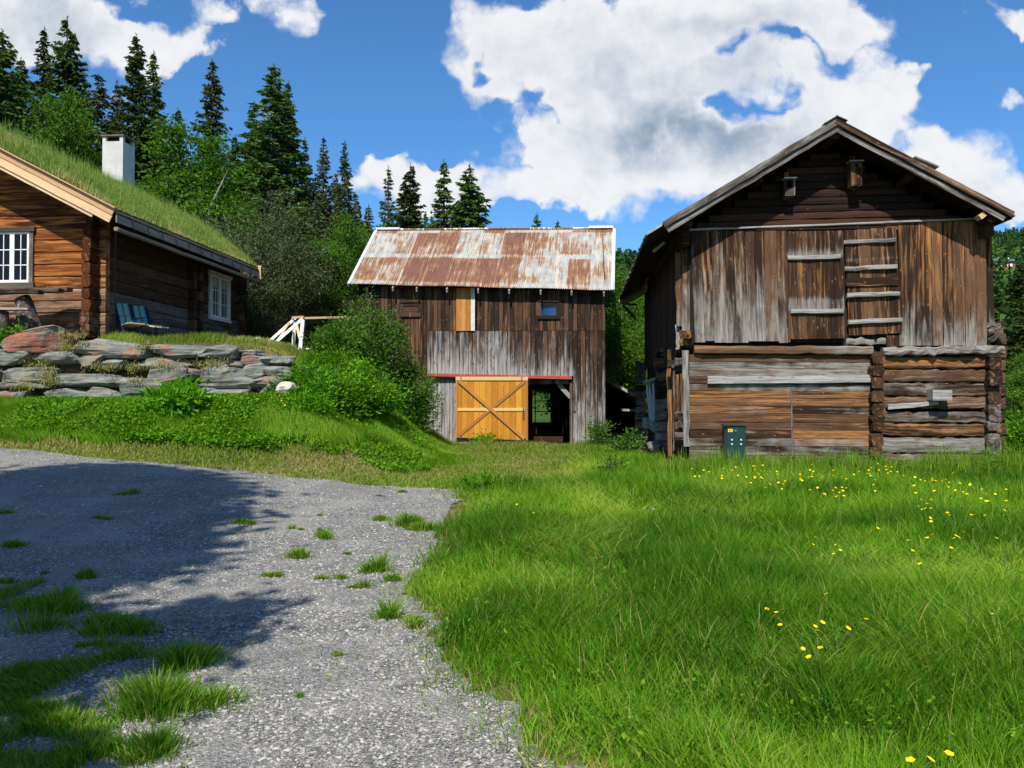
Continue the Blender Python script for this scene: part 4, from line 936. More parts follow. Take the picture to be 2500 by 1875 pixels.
# upper board walls
bnd = [375, 422, 466, 521, 567, 621, 661, 706, 762, 806]; c = MB()
for i in range(len(bnd)-1):
    x0, x1 = bnd[i], bnd[i+1]; lx = (i < 9)*(18-1.2*i)      # boards lean slightly with age
    t0 = S3((x0+x1)/2, 580); b0 = S3((x0+x1)/2+lx+4, 1078+rng.uniform(-4, 5)); w_ = (S3(x1, 800)[0]-S3(x0, 800)[0])/2-.004
    g0 = .16+.34*rng.random()
    c.board((t0[0], -.03, t0[1]), (b0[0], -.03, b0[1]), (w_, 0, 0), (0, -.028-.02*rng.random(), 0), seg=14, wob=.004, weather=lambda q, g0=g0: g0+.55*q**1.4, orange=.3+.25*rng.random())
c.build('board_wall', M['old'], sto)
bnd = [1308, 1357, 1410, 1457, 1505, 1550, 1604, 1655, 1702, 1738]; c = MB()
for i in range(len(bnd)-1):
    x0, x1 = bnd[i], bnd[i+1]; last = i == len(bnd)-2
    t0 = S3((x0+x1)/2, 545-(i*1.2) if not last else 600); b0 = S3((x0+x1)/2+6+(8 if last else 0), 1095 if not last else 1000); w_ = (S3(x1, 800)[0]-S3(x0, 800)[0])/2-.004
    g0 = .08+.18*rng.random(); o0 = .6+.3*rng.random()
    c.board((t0[0], -.03+.1*last, t0[1]), (b0[0], -.03+.1*last, b0[1]), (w_, 0, 0), (0, -.028-.022*rng.random(), 0), seg=14, wob=.004, weather=lambda q, g0=g0: g0+.65*q**3, orange=lambda q, o0=o0: o0-.4*q)
a, b = S3(1255, 1050), S3(1335, 1098); 
for k in range(2):
    u_ = a[0]+(b[0]-a[0])*(k+.5)/2; c.board((u_, -.03, a[1]), (u_, -.03, b[1]), ((b[0]-a[0])/4-.003, 0, 0), (0, -.03, 0), weather=.2, orange=.4)
a, b = S3(1252, 550), S3(1308, 575); c.board(((a[0]+b[0])/2, -.03, a[1]), ((a[0]+b[0])/2, -.03, b[1]), ((b[0]-a[0])/2, 0, 0), (0, -.03, 0), weather=.2, orange=.5)
c.build('board_wall', M['old'], sto)
c = MB(); a = S3(372, 600); b = S3(1735, 1085); c.box((a[0]+.02, .0, b[1]+.05), (b[0]-.05, .06, a[1]+.1)); c.box((.15, .13, 2.2), (6.3, .17, 3.3)); c.build('inner_wall', M['void'], sto)
# hatches with battens
def hatch(x0, x1, y0l, y0r, y1l, y1r, nb, battens, lean_, gw, ow):
    c = MB()
    for k in range(nb):
        f0 = (k+.5)/nb; xa = x0+(x1-x0)*f0; a = S3(xa, y0l+(y0r-y0l)*f0, -.06); b = S3(xa+lean_, y1l+(y1r-y1l)*f0, -.06)
        w_ = (S3(x1, 800)[0]-S3(x0, 800)[0])/nb/2-.003; g0, g1_ = gw
        c.board((a[0], -.06, a[1]), (b[0], -.06, b[1]), (w_, 0, 0), (0, -.03, 0), seg=14, wob=.002, weather=g0, orange=g1_ if not callable(g1_) else g1_)
    h = c.build('hatch_door', M['old'], sto)
    for (xa, xb, ya, yb_, hh, th) in battens:
        a = S3(xa, ya, -.1); b = S3(xb, yb_, -.1); c = MB()
        if th < .05: c.board((a[0], -.09, a[1]), (b[0], -.09, b[1]), (0, 0, hh/2), (0, -th, 0), seg=7, wob=.005, weather=.15, orange=.3); c.build('batten', M['old'], h)
        else: c.log((a[0], -.09-th/2, a[1]), (b[0], -.09-th/2, b[1]), E3[2], E3[1], hh*1.05, th, seg=5, wob=.014, weather=.8, orange=.05, rounded=.6); c.build('batten', M['greyw'], h)
    return h
bl = lambda q: .2+.75*math.exp(-((q-.20)/.035)**2)+.75*math.exp(-((q-.68)/.06)**2)+.2*(q < .15)
hatch(808, 1060, 582, 578, 1066, 1062, 6, [(815, 1052, 699, 696, .10, .07), (829, 1066, 941, 941, .10, .07)], 14, (bl, .45), 0)
bl2 = lambda q: .1+.6*math.exp(-((q-.30)/.04)**2)+.5*math.exp(-((q-.82)/.04)**2)+.25*(q < .1)
hatch(1068, 1302, 578, 562, 1050, 1038, 4, [(1068, 1300, 631, 622, .09, .07), (1071, 1306, 750, 741, .1, .07), (1078, 1314, 812, 803, .20, .03), (1080, 1318, 872, 862, .1, .08), (1086, 1330, 990, 979, .1, .08)], 24, (bl2, .5), 0)
for xa, xb, yb_ in ((1062, 1078, 1075), (806, 824, 1080)):
    a = S3(xa-3, 578, -.05); b = S3(xb-3, yb_, -.05); c = MB(); c.board((a[0], -.05, a[1]), (b[0], -.05, b[1]), (.028, 0, 0), (0, -.03, 0), seg=8, weather=.3, orange=.4); c.build('hatch_post', M['old'], sto)
# floor beams between the storeys
c = MB()
a, b = S3(395, 1113, -.0), S3(1195, 1118, 0); c.log((a[0], .0, a[1]), (b[0], .0, b[1]), E3[2], E3[1], .19, .2, seg=20, wob=.012, weather=lambda q: .1+.65*q, orange=lambda q: .6-.5*q)
a, b = S3(1070, 1080, -.0), S3(1262, 1077, 0); c.log((a[0], .03, a[1]), (b[0], .03, b[1]), E3[2], E3[1], .15, .16, seg=8, wob=.03, weather=.8, orange=.0)
a, b = S3(1196, 1122, -.12), S3(1795, 1112, -.12); c.log((a[0]+.25, -.06, a[1]), (b[0], -.06, b[1]), E3[2], E3[1], .19, .24, seg=22, wob=.03, weather=.9, orange=.1)
c.build('floor_beam', M['old'], sto)
# lower left: flat horizontal boards
yb = [1136, 1168, 1197, 1235, 1268, 1300, 1331, 1366, 1402, 1440, 1475, 1512, 1548, 1590, 1625]; c = MB()
for i in range(len(yb)-1):
    a = S3(374, (yb[i]+yb[i+1])/2-2); b = S3(1195, (yb[i]+yb[i+1])/2+3); w_ = (S3(700, yb[i])[1]-S3(700, yb[i+1])[1])/2-.003
    if 3 < i < 13 and i % 3:
        mid_ = S3(835, (yb[i]+yb[i+1])/2); segs = [(a, mid_), (mid_, b)]
    else: segs = [(a, b)]
    for p_, q_ in segs:
        gy = .42 if i in (1, 2, 3, 4) else .05
        gy = .38 if i > 10 else gy
        o0 = (.25+.4*rng.random()) if i > 4 else .3; gy = gy+.25*rng.random()
        c.board((p_[0]+.003, .05, p_[1]), (q_[0]-.003, .05, q_[1]), (0, 0, w_), (0, -.03-.01*rng.random(), 0), seg=16, wob=.002, weather=lambda q, gy=gy: gy+.25*rng.random(), orange=o0+.2*rng.random())
c.box((S3(374, 1200)[0], .06, -.4), (S3(1195, 1200)[0], .1, S3(700, 1136)[1]), rnd=.1)
c.build('board_wall', M['old'], sto)
a, b = S3(455, 1250), S3(1195, 1244); c = MB(); c.board((a[0], 0, a[1]), (b[0], 0, b[1]), (0, 0, .085), (0, -.06, 0), seg=14, wob=.003, weather=1.1, orange=0); c.build('lintel_board', M['greyw'], sto)
a, b = S3(831, 1284), S3(840, 1600); c = MB(); c.board((a[0], .005, a[1]), (b[0], .005, b[1]), (.018, 0, 0), (0, -.02, 0), weather=.7, orange=.4); c.build('cover_strip', M['greyw'], sto)
# lower right: log crib with its stacked ends
c = MB()
ys = [(1118, .17), (1168, .27), (1229, .285), (1291, .30), (1349, .27), (1413, .25), (1470, .29), (1539, .36), (1600, .22)]
for i, (y, h) in enumerate(ys[1:]):
    a = S3(1200, y+2, 0); b = S3(1775, y+1+i*1.2, 0); br = 1.0 if i in (6,) else 0
    c.log((a[0], .06, a[1]), (b[0], .06, b[1]), E3[2], -E3[1], h, .2, seg=22, wob=.016, rnd=.2+.7*rng.random(), weather=(.15, .5, .55, .5, .62, .35, .75, .6)[i], orange=(.75, .4, .45, .5, .3, .6, .4, .2)[i], rounded=.5)
c.build('log_wall', M['old'], sto)
c = MB()
for y, h in ((1150, .25), (1206, .24), (1264, .23), (1325, .25), (1383, .25), (1422, .14), (1460, .26), (1520, .3), (1575, .22)):
    a = S3(1224, y, -.2); c.log((a[0]+.0, -.2, a[1]), (a[0], .3, a[1]), E3[2], E3[0], h*.99, .25+.04*rng.random(), seg=3, wob=.02, weather=.25, orange=.45, rnd=.1+.6*rng.random(), rounded=.45)
for y, h in ((1140, .1), (1178, .25), (1240, .36), (1325, .26), (1392, .42), (1455, .22), (1530, .44), (1600, .3)):
    a = S3(1746, y, -.2); c.log((a[0], -.2-.04*rng.random(), a[1]), (a[0], .3, a[1]), E3[2], E3[0], h*.99, .25+.05*rng.random(), seg=3, wob=.022, weather=.35+.3*(y > 1380), orange=.4, rnd=.1+.6*rng.random(), rounded=.42)
c.build('log_ends', M['old'], sto)
c = MB()
for y in np.arange(1010, 1640, 58):
    a = S3(1740, y, .25); b = S3(1786+rng.uniform(-6, 6), y, .25); c.log((a[0], .25, a[1]), (b[0], .25, b[1]), E3[2], E3[1], .27, .24, seg=3, wob=.02, weather=.4, orange=.3)
for y in (1005, 1035, 1065):
    a = S3(1712, y, -.05); b = S3(1775, y-2, -.05); c.log((a[0], .0, a[1]), (b[0], .0, b[1]), E3[2], E3[1], .14, .2, seg=3, wob=.05, weather=.6, orange=.1)
c.build('log_ends', M['old'], sto)
# side and rear walls
uB = S3(1745, 1200, 0)[0]
c = MB(); c2_ = MB(); z = -.3
while z < zroof(.05)-.45:
    c.log((.05, .2, z+.13), (.05, LEN-.6, z+.13), E3[2], -E3[0], .26, .2, seg=12, weather=.4, orange=.2)
    c2_.log((uB-.3 if z > 2.7 else uB, .2, z+.13), (uB-.3 if z > 2.7 else uB, LEN-.6, z+.13), E3[2], E3[0], .26, .2, seg=8, weather=.5, orange=.2); z += .26
c.build('side_wall', M['old'], sto); c2_.build('side_wall', M['old'], sto)
c = MB(); z = -.3
while z < zA-.6:
    rem = (zA-.5-z)/tl
    c.log((max(0, uA-rem), LEN-.6, z+.15), (min(uB, uA+rem), LEN-.6, z+.15), E3[2], E3[1], .3, .2, seg=4, weather=.4); z += .3
c.build('rear_wall', M['old'], sto)
# upper gallery boards on the left side, with corner boards facing the front
c = MB(); v = .3
while v < LEN-.8:
    c.board((-.12, v, zroof(-.12)-.2), (-.12, v, 2.6+.2*rng.random()), (0, .085, 0), (-.03, 0, 0), seg=5, weather=.3, orange=.1); v += .18
c.build('gallery_boards', M['gable'], sto)
def X5(x, y): return 1460+x*.33746, 560+y*.33746
c = MB()
for (x0, x1, ya, yb_) in ((560, 612, 165, 700), (600, 690, 60, 735)):
    a = SF.v(*X5((x0+x1)/2, ya), .12); b = SF.v(*X5((x0+x1)/2+8, yb_), .12); w_ = (x1-x0)*.33746/1950*18.3/2
    c.board((a[0], .12+.05*(x0 < 600), a[1]), (b[0], .12+.05*(x0 < 600), b[1]), (w_, 0, 0), (0, -.03, 0), seg=12, wob=.008, weather=lambda q: .15+.6*q, orange=.45)
c.build('corner_boards', M['old'], sto)
c = MB()
for (x0, x1, y0_, y1_, v_) in ((585, 628, 690, 790, .3), (585, 700, 795, 850, .15), (625, 690, 740, 795, .0)):
    a = SF.v(*X5(x0, y0_), v_); b = SF.v(*X5(x1, y1_), v_); zc_ = (a[1]+b[1])/2; uc = (a[0]+b[0])/2; c.log((uc, v_-.1, zc_), (uc, v_+.4, zc_), E3[2], E3[0], abs(a[1]-b[1])*.95, abs(b[0]-a[0]), seg=2, wob=.03, weather=.3, orange=.6)
c.build('beam_ends', M['old'], sto)
# front left corner: leaning posts and split planks of the old porch
for (x0, x1, ya, yb_, v_, mat, wg, og) in ((612, 655, 876, 1570, -.12, 'greyw', .7, .2), (500, 530, 870, 1640, .9, 'old', .2, .6), (540, 556, 985, 1600, .55, 'greyw', .5, .5), (560, 586, 1050, 1320, .3, 'old', .3, .6), (592, 610, 1045, 1330, .1, 'old', .2, .8), (575, 590, 1050, 1310, .5, 'gable', .1, .2), (560, 588, 690, 870, .3, 'greyw', .8, .1)):
    a = SF.v(*X5((x0+x1)/2, ya), v_); b = SF.v(*X5((x0+x1)/2+4, min(yb_, 1640)), v_); w_ = (x1-x0)*.33746/1950*(18.2+v_)/2
    c = MB(); c.board((a[0], v_, a[1]), (b[0], v_, max(b[1], -.1)), (w_, 0, 0), (0, -.05, 0), seg=8, wob=.008, weather=wg, orange=og); c.build('porch_post', M[mat], sto)
c = MB()
for (x0, x1, ya, yb_, v_) in ((552, 612, 1330, 1380, .15), (552, 612, 1385, 1455, .12), (552, 612, 1460, 1540, .1), (500, 560, 990, 960, .5), (555, 612, 930, 1000, .2)):
    a = SF.v(*X5(x0, (ya+yb_)/2), v_); b = SF.v(*X5(x1, (ya+yb_)/2-4), v_); c.log((a[0], v_, a[1]), (b[0], v_, b[1]), E3[2], E3[1], .2, .16, seg=3, wob=.03, weather=.55, orange=.2)
c.build('porch_sill', M['old'], sto)
# two log cribs reaching out on the left side, their ends lit
for (v_, x0, x1, ytop, ybot) in ((4.2, 413, 498, 905, 1600), (11.2, 268, 325, 1005, 1500)):
    c = MB(); a = SF.v(*X5(x0, ytop), v_); b = SF.v(*X5(x1, ybot), v_); z = max(b[1], -.1); top = a[1]
    while z < top:
        h = .24+.08*rng.random(); c.log((a[0]+rng.uniform(-.02, .03), v_, z+h/2), (b[0]+.1, v_, z+h/2), E3[2], E3[1], h*.97, .26, seg=3, wob=.03, weather=.75 if z < 1.5 else .45, orange=.4, rounded=.5); z += h
    c.build('log_ends', M['greyw' if v_ > 5 else 'old'], sto)
# window remains low on the side wall
c = MB(); 
for (xa, ya, xb, yb_) in ((352, 1110, 380, 1400), (372, 1110, 392, 1405), (388, 1190, 402, 1410), (398, 1115, 408, 1400)):
    a = SF.v(*X5(xa, ya), 7.); b = SF.v(*X5(xb, yb_), 6.8); c.board((a[0], 7., a[1]), (b[0], 6.8, b[1]), (.03, 0, 0), (0, -.03, 0), seg=3, weather=1, orange=0)
c.build('window', M['whiteworn'], sto)
c = MB(); a = SF.v(*X5(322, 1395), 6.9); b = SF.v(*X5(418, 1430), 6.9); c.log((a[0], 6.9, a[1]), (b[0], 6.7, b[1]), E3[2], E3[1], .3, .3, seg=4, wob=.04, weather=.9)
a = SF.v(*X5(330, 1110), 7.); b = SF.v(*X5(412, 1085), 7.); c.log((a[0], 7., a[1]), (b[0], 6.9, b[1]), E3[2], E3[1], .12, .2, seg=3, weather=.8); c.build('window_sill', M['greyw'], sto)
# curved wooden gutter and eave bracket at the far left
ve = LEN-.6; pts = []
for (x, y, dv_) in ((160, 525, 0), (205, 512, -.2), (255, 490, -.5), (310, 455, -.9), (350, 415, -1.3), (372, 350, -1.9), (385, 260, -2.8), (392, 150, -4.)):
    q = SF.v(*X5(x, y), ve+dv_); pts.append((q[0], ve+dv_, q[1]))
c = MB(); c.tube(pts, [.1, .12, .13, .13, .12, .11, .1, .08], k=8, weather=.85, orange=.1); c.build('gutter', M['greyw'], sto)
c = MB(); a = SF.v(*X5(182, 550), ve); b = SF.v(*X5(278, 655), ve+.3); d_ = SF.v(*X5(275, 543), ve+.2)
c.tube([(a[0], ve, a[1]), (b[0], ve+.3, b[1])], .035, k=5); c.tube([(a[0], ve, a[1]+.05), (d_[0], ve+.2, d_[1])], .035, k=5); c.build('eave_bracket', M['gable'], sto)
c = MB(); a = SF.v(*X5(400, 160), .3); b = SF.v(*X5(480, 95), .1); c.tube([(a[0], .3, a[1]), (b[0], .1, b[1])], .04, k=5, weather=.8)
c.build('strut', M['greyw'], sto)
# box and plank on the log wall
a, b = S3(1466, 1300, -.3), S3(1560, 1345, -.3); c = MB(); c.box((a[0], -.34, b[1]+.02), (b[0]-.03, -.04, a[1]+.03), weather=1, wob=0.); c.build('wall_box', M['greyw'], sto)
a, b = S3(1268, 1372, -.1), S3(1495, 1352, -.1); c = MB(); c.board((a[0], -.06, a[1]), (b[0], -.06, b[1]), (0, 0, .06), (0, -.05, 0), seg=6, wob=.006, weather=.9, taper=.3); c.build('wall_plank', M['greyw'], sto)
# stones under the corner
def rock(name, ctr, size, mat, parent=None, seed=0, ax=(1, 0, 0), rough=.10, boxy=.5, strata=.1, flat=False):
    nu_, nv_ = 40, 24; a = np.linspace(0, 2*np.pi, nu_, endpoint=False); b = np.linspace(-np.pi/2, np.pi/2, nv_)
    A, B = np.meshgrid(a, b); pw = lambda x, e: np.sign(x)*np.abs(x)**e
    x = pw(np.cos(B), boxy)*pw(np.cos(A), boxy); y = pw(np.cos(B), boxy)*pw(np.sin(A), boxy); z = pw(np.sin(B), boxy)
    Pm = np.stack([x, y, z], -1).reshape(-1, 3); sz = np.array(size)/2
    r_ = np.random.default_rng(seed)
    tap = r_.normal(0, .16, 6); Pm[:, 2] *= 1+tap[0]*Pm[:, 0]+tap[1]*Pm[:, 1]; Pm[:, 1] *= 1+tap[2]*Pm[:, 0]*.6; Pm[:, 0] *= 1+tap[3]*Pm[:, 2]; Pm[:, 2] += tap[4]*Pm[:, 0]*.5
    # chop corners with random planes for a broken look
    for q in range(10):
        n_ = r_.normal(size=3)*np.array((1, 1, .6)); n_ /= np.linalg.norm(n_); dd_ = r_.uniform(.7, 1.0); ex = np.clip(Pm@n_-dd_, 0, None); Pm -= ex[:, None]*n_*.85
    out_ = []
    for p_ in Pm:
        wp = Vector(p_*sz)*2.2+Vector((seed*3.1, seed*1.7, 0)); n_ = mn.fractal(wp, .9, 2.1, 4); s2 = mn.noise(Vector((wp.x*.5, wp.y*.5, wp.z*9)))
        q = np.array(p_)*sz; k = 1+rough*n_; q = q*np.array((k, k, 1+.4*rough*n_)); q[:2] *= 1+strata*s2; out_.append(q)
    Vr = np.array(out_); q = []
    for j in range(nv_-1):
        for i in range(nu_): q.append((j*nu_+i, j*nu_+(i+1) % nu_, (j+1)*nu_+(i+1) % nu_, (j+1)*nu_+i))
    o = npmesh(name, Vr, [np.array(q)], mat, parent, smooth=False); o.location = ctr; return o
def slate(name, red):
    m, t = newmat(name); tcn = t.new('ShaderNodeTexCoord'); oi = t.new('ShaderNodeObjectInfo')
    co = t.vm('ADD', tcn.outputs['Object'], t.vm('MULTIPLY', t.xyz(oi.outputs['Random'], oi.outputs['Random'], oi.outputs['Random']), (37., 19., 11.)))
    wr_ = t.vm('ADD', co, t.vm('MULTIPLY', t.noise(co, 1.5, 4, .6, out=1), (.3, .3, .12)))
    lay = t.noise(t.vm('MULTIPLY', wr_, (1.4, 1.4, 10)), 1., 6, .7); fi = t.noise(t.vm('MULTIPLY', co, (6, 6, 40)), 1., 5, .7); bl_ = t.noise(co, 2.2, 6, .65)
    col = t.mix(t.ss(lay, .3, .68), rgb(.07, .072, .065), rgb(.26, .27, .24)); col = t.mix(t.ss(bl_, .48, .68), col, rgb(.23, .195, .14)); col = t.mix(t.ss(fi, .57, .74), col, rgb(.36, .37, .31))
    z = t.sep(t.new('ShaderNodeNewGeometry').outputs['Normal'])
    rf = t.m('MULTIPLY', t.ss(t.m('ADD', t.noise(co, 1.4, 6, .7), t.m('MULTIPLY', z[2], .02)), .60-.2*red, .70-.2*red), min(1, .35+red))
    col = t.mix(rf, col, t.mix(t.ss(fi, .4, .6), rgb(.2, .1, .07), rgb(.42, .15, .09) if red > .7 else rgb(.3, .17, .12)))
    finish(t, col, .85, t.bump(t.m('ADD', t.m('MULTIPLY', lay, .8), t.m('MULTIPLY', fi, .35)), .9, .05), .25); return m
SL = {k: slate('slate_'+n, k) for k, n in ((0, 'grey_green'), (.5, 'rust_stained'), (1., 'red_lichened'))}
m = plain('pale_granite', rgb(.62, .56, .45), .85, .12, 5, .6, spots=rgb(.45, .38, .28)); M['pale'] = m
# ================================================================ dry stone retaining wall
wall = empty('stone_wall', (-10, 19.3, 1.4)); tag(wall, 'retaining wall of stacked grey green and rusty red slate slabs below the cabin terrace', 'stone wall')
ST = [(-60, 425, 80, 212, 1, 0), (480, 975, 135, 265, .5, 0), (980, 1382, 168, 252, .5, .02), (1360, 1597, 163, 268, 0, -.05), (1590, 1765, 203, 240, 0, .25), (1600, 1790, 236, 305, .5, .15), (1770, 1938, 240, 315, 0, .2),
      (-60, 168, 210, 308, 0, 0), (208, 538, 206, 302, 0, .05), (520, 705, 222, 318, 0, .08), (625, 872, 268, 337, 0, -.02), (930, 1277, 255, 337, .5, -.02), (1190, 1425, 245, 335, 0, .3), (1380, 1530, 262, 335, 0, .12), (1500, 1650, 265, 330, 0, .3), (1640, 1810, 298, 385, 0, .1), (1785, 1948, 315, 412, 0, .15),
      (-60, 335, 320, 437, 0, -.1), (360, 892, 365, 464, 0, -.12), (922, 1348, 335, 434, .5, -.1), (1330, 1678, 308, 468, 0, -.12), (1668, 1895, 378, 458, .5, -.02),
      (-60, 248, 418, 470, 0, -.2), (-60, 198, 463, 535, .5, -.22), (290, 585, 460, 575, 0, -.2), (570, 822, 468, 600, 0, -.2), (818, 1205, 408, 565, 0, -.2), (1150, 1410, 445, 530, 0, -.12), (1290, 1570, 428, 500, 0, -.08), (1380, 1650, 470, 540, 0, -.2), (1750, 1885, 438, 515, 0, -.05),
      (-420, -70, 85, 210, 0, 0), (-430, -75, 220, 320, .5, 0), (-420, -65, 330, 440, 0, -.1), (-430, -70, 440, 560, 0, -.15)]
for i, (x0, x1, y0_, y1_, red, dy) in enumerate(ST):
    Yw = 19.42+dy+.03*rng.normal(); cx_, cy_ = (x0+x1)/2*.36166, 780+(y0_+y1_)/2*.36166
    w_ = (x1-x0)*.36166/F*Yw; h_ = (y1_-y0_)*.36166/F*Yw; p_ = P(cx_, cy_, Yw)
    dp = .8+.2*rng.random(); p_.y += dp/2-.1
    o = rock('stone', (0, 0, 0), (w_*1.12, dp, h_*1.03), SL[red], wall, seed=i+3, boxy=.36, rough=.2, strata=.08)
    o.location = p_-wall.location; o.rotation_euler = (rng.normal(0, .05), rng.normal(0, .035), rng.normal(0, .06))
# earth packed behind the stones
xs_ = np.arange(-16.5, -6.3, .2); rows_ = np.linspace(1.0, 3.3, 14); XX_, RR_ = np.meshgrid(xs_, rows_)
YY_ = 19.72+.12*(RR_-1)/2.3+.1*(vnoise(XX_, RR_, 3, 2)-.5); idw = np.arange(XX_.size).reshape(XX_.shape)
RRz = np.minimum(RR_, 3.02-.35*ss(XX_, -7.4, -6.4))
npmesh('earth_fill', np.stack([XX_, YY_, RRz], -1).reshape(-1, 3)-np.array(wall.location), [np.stack([idw[:-1, :-1], idw[:-1, 1:], idw[1:, 1:], idw[1:, :-1]], -1).reshape(-1, 4)], M['soil'], wall, smooth=True)
p_ = P(697, 946, 18.9); o = rock('boulder', p_, (.48, .5, .27), M['pale'], seed=77, boxy=.6); tag(o, 'pale sandy boulder lying at the right end of the stone wall', 'boulder')
for k, (px, py, w_) in enumerate(((1600, 1080, .45), (1560, 1078, .5))):
    v_ = (4., 8.)[k]; q = SF.v(px, py, v_); o = rock('foundation_stone', (q[0], v_, max(q[1]-.1, .05)), (w_, .5, .3), SL[.5], sto, seed=90+k)
# dry grass tufts hanging between the stones
def drytufts(pts, n_each, hh):
    Xs, Ys, Zs = [], [], []
    for (px, py, Y, sx) in pts:
        p_ = P(px, py, Y); Xs.append(p_.x+rng.normal(0, sx, n_each)); Ys.append(np.full(n_each, Y)+rng.normal(0, .05, n_each)); Zs.append(p_.z+rng.normal(0, .07, n_each))
    X, Y, Z = map(np.concatenate, (Xs, Ys, Zs)); n = len(X)
    return blades(X, Y, Z, hh*(.5+rng.random(n)), .011+.008*rng.random(n), rng.random(n)*6.28, .5+.6*rng.random(n), rng.random(n), np.where(rng.random(n) < .7, .5+.5*rng.random(n), .1))
tag(grass_obj('dry_grass', [drytufts([(90, 893, 19.25, .2), (250, 897, 19.25, .25), (120, 935, 19.1, .12), (115, 915, 19.1, .1), (325, 900, 19.2, .12), (330, 935, 19.1, .1), (160, 850, 19.2, .12), (180, 822, 19.3, .2), (350, 846, 19.3, .15), (490, 895, 19.25, .3), (530, 888, 19.25, .15), (395, 892, 19.2, .2), (60, 945, 19., .15)], 170, .09)], M['lawn']), 'straw coloured grass growing in the gaps of the slate wall', 'grass', kind='stuff')

# ================================================================ separate things
# electrical cabinet
c0 = SF.v(1772, 1040, -.75); c1 = SF.v(1822, 1100, -.75); eb = empty('electrical_cabinet', SF.world(c0[0], -.72, 0), SF.ang)
tag(eb, 'small dark green electrical cabinet with a yellow sticker in the grass before the storehouse', 'electrical cabinet')
W_ = c1[0]-c0[0]; zt = c0[1]; c = MB(); c.box((-.02, .02, -.1), (W_, .3, zt)); c.build('body', M['cabinetside'], eb)
c = MB(); c.box((-.05, -.04, zt), (W_+.02, .33, zt+.03)); c.build('lid', M['cabinetside'], eb)
c = MB(); c.box((.03, -.015, .02), (W_-.03, .02, zt-.03)); dr = c.build('door', M['cabinet'], eb)
for fx_, fz_ in ((.24, .42), (.24, .56), (.69, .42), (.69, .56)):
    zz_ = zt-(zt-.0)*fz_*.62-.02; c = MB(); c.tube([(W_*(fx_+.06), -.015, zz_), (W_*(fx_+.06), -.035, zz_)], .017, k=10); c.build('knob', M['white'], dr)
c = MB(); c.box((.05, -.02, zt-.13), (.15, -.0155, zt-.065)); st_ = c.build('sticker', M['yellow'], dr)
c = MB(); c.box((.067, -.0225, zt-.113), (.133, -.0205, zt-.083)); c.build('sticker_print', M['amber'], st_)
c = MB(); c.tube([(W_*.48, -.015, zt-.1), (W_*.48, -.03, zt-.1)], .022, k=10); c.tube([(W_*.47, -.03, zt-.085), (W_*.5, -.035, zt-.12)], .008, k=5); c.build('lock', M['galv'], dr)
# birdhouses
def birdhouse(x0, x1, y0_, y1_, vf, lbl, hole_sq, mat):
    a = SF.v(*X3(x0, y0_), vf); b = SF.v(*X3(x1, y1_), vf); w_ = b[0]-a[0]; h_ = a[1]-b[1]
    e_ = empty('birdhouse', SF.world((a[0]+b[0])/2, .02, b[1]), SF.ang); tag(e_, lbl, 'birdhouse', 'birdhouses on the gable')
    c = MB(); d = .02-vf
    c.box((-w_/2, -d, 0), (-w_/2+.02, -.03, h_), weather=.5); c.box((w_/2-.02, -d, 0), (w_/2, -.03, h_), weather=.5); c.box((-w_/2, -d, -.02), (w_/2, -.03, 0), weather=.5)
    body = c.build('body', M[mat], e_)
    c = MB()
    if hole_sq: c.box((-w_/2+.02, -d-.005, 0), (w_/2-.02, -d+.015, h_*.42), weather=.4)
    else:
        c.box((-w_/2+.02, -d-.01, 0), (w_/2-.02, -d+.015, h_*.78), weather=.4, orange=.5); c.box((-w_/2+.02, -d-.01, h_*.92), (w_/2-.02, -d+.015, h_), weather=.4); c.box((-w_/2+.02, -d-.01, h_*.78), (-.03, -d+.015, h_*.92)); c.box((.03, -d-.01, h_*.78), (w_/2-.02, -d+.015, h_*.92))
    c.build('front', M[mat], body)
    c = MB(); c.box((-w_/2+.02, -.08, 0), (w_/2-.02, -.04, h_)); c.build('back', M['void'], body)
    c = MB(); c.board((0, -d-.05, h_+.0), (0, -.02, h_+.03), (w_/2+.03, 0, 0), (0, 0, .025), seg=1, weather=1); c.build('lid', M['whiteworn' if hole_sq else 'greyw'], e_)
    c = MB(); c.board((-.01, -.02, h_+.22), (-.01, -.02, -.05), (w_*.3, 0, 0), (0, -.02, 0), weather=.2, orange=.6); c.build('hanging_board', M['old'], e_)
    return e_
birdhouse(805, 850, 345, 415, -.25, 'small birdhouse with a wide square opening, the lower of the two on the dark gable', True, 'greyw')
birdhouse(1102, 1153, 268, 370, -.28, 'tall brown birdhouse just below the ridge of the dark gable', False, 'old')
# timber ramp frame behind the terrace
rf = empty('timber_ramp_frame', (0, 0, 0)); tag(rf, 'white painted slanting timber frame with upright posts beyond the stone wall', 'timber frame')
def zz(x, y): return 590+x*.14014, 740+y*.14014
def beam(parent, name, a, b, Ya, Yb, w_, mat):
    A = np.array(P(*zz(*a), Ya)); B_ = np.array(P(*zz(*b), Yb)); c = MB(); d = (B_-A)/np.linalg.norm(B_-A); n_ = np.cross(d, (0, 1, 0)); n_ /= np.linalg.norm(n_)
    c.board(A, B_, n_*w_/2, (0, .08, 0), seg=3, wob=.001, weather=.1); return c.build(name, M[mat], parent)
beam(rf, 'sloping_rail', (395, 740), (930, 262), 24, 25.3, .085, 'white'); beam(rf, 'sloping_rail', (450, 805), (1065, 262), 23.4, 24.5, .085, 'white')
beam(rf, 'post', (920, 320), (890, 860), 25.2, 25.2, .1, 'white'); beam(rf, 'post', (1062, 290), (1010, 880), 24.4, 24.4, .11, 'white')
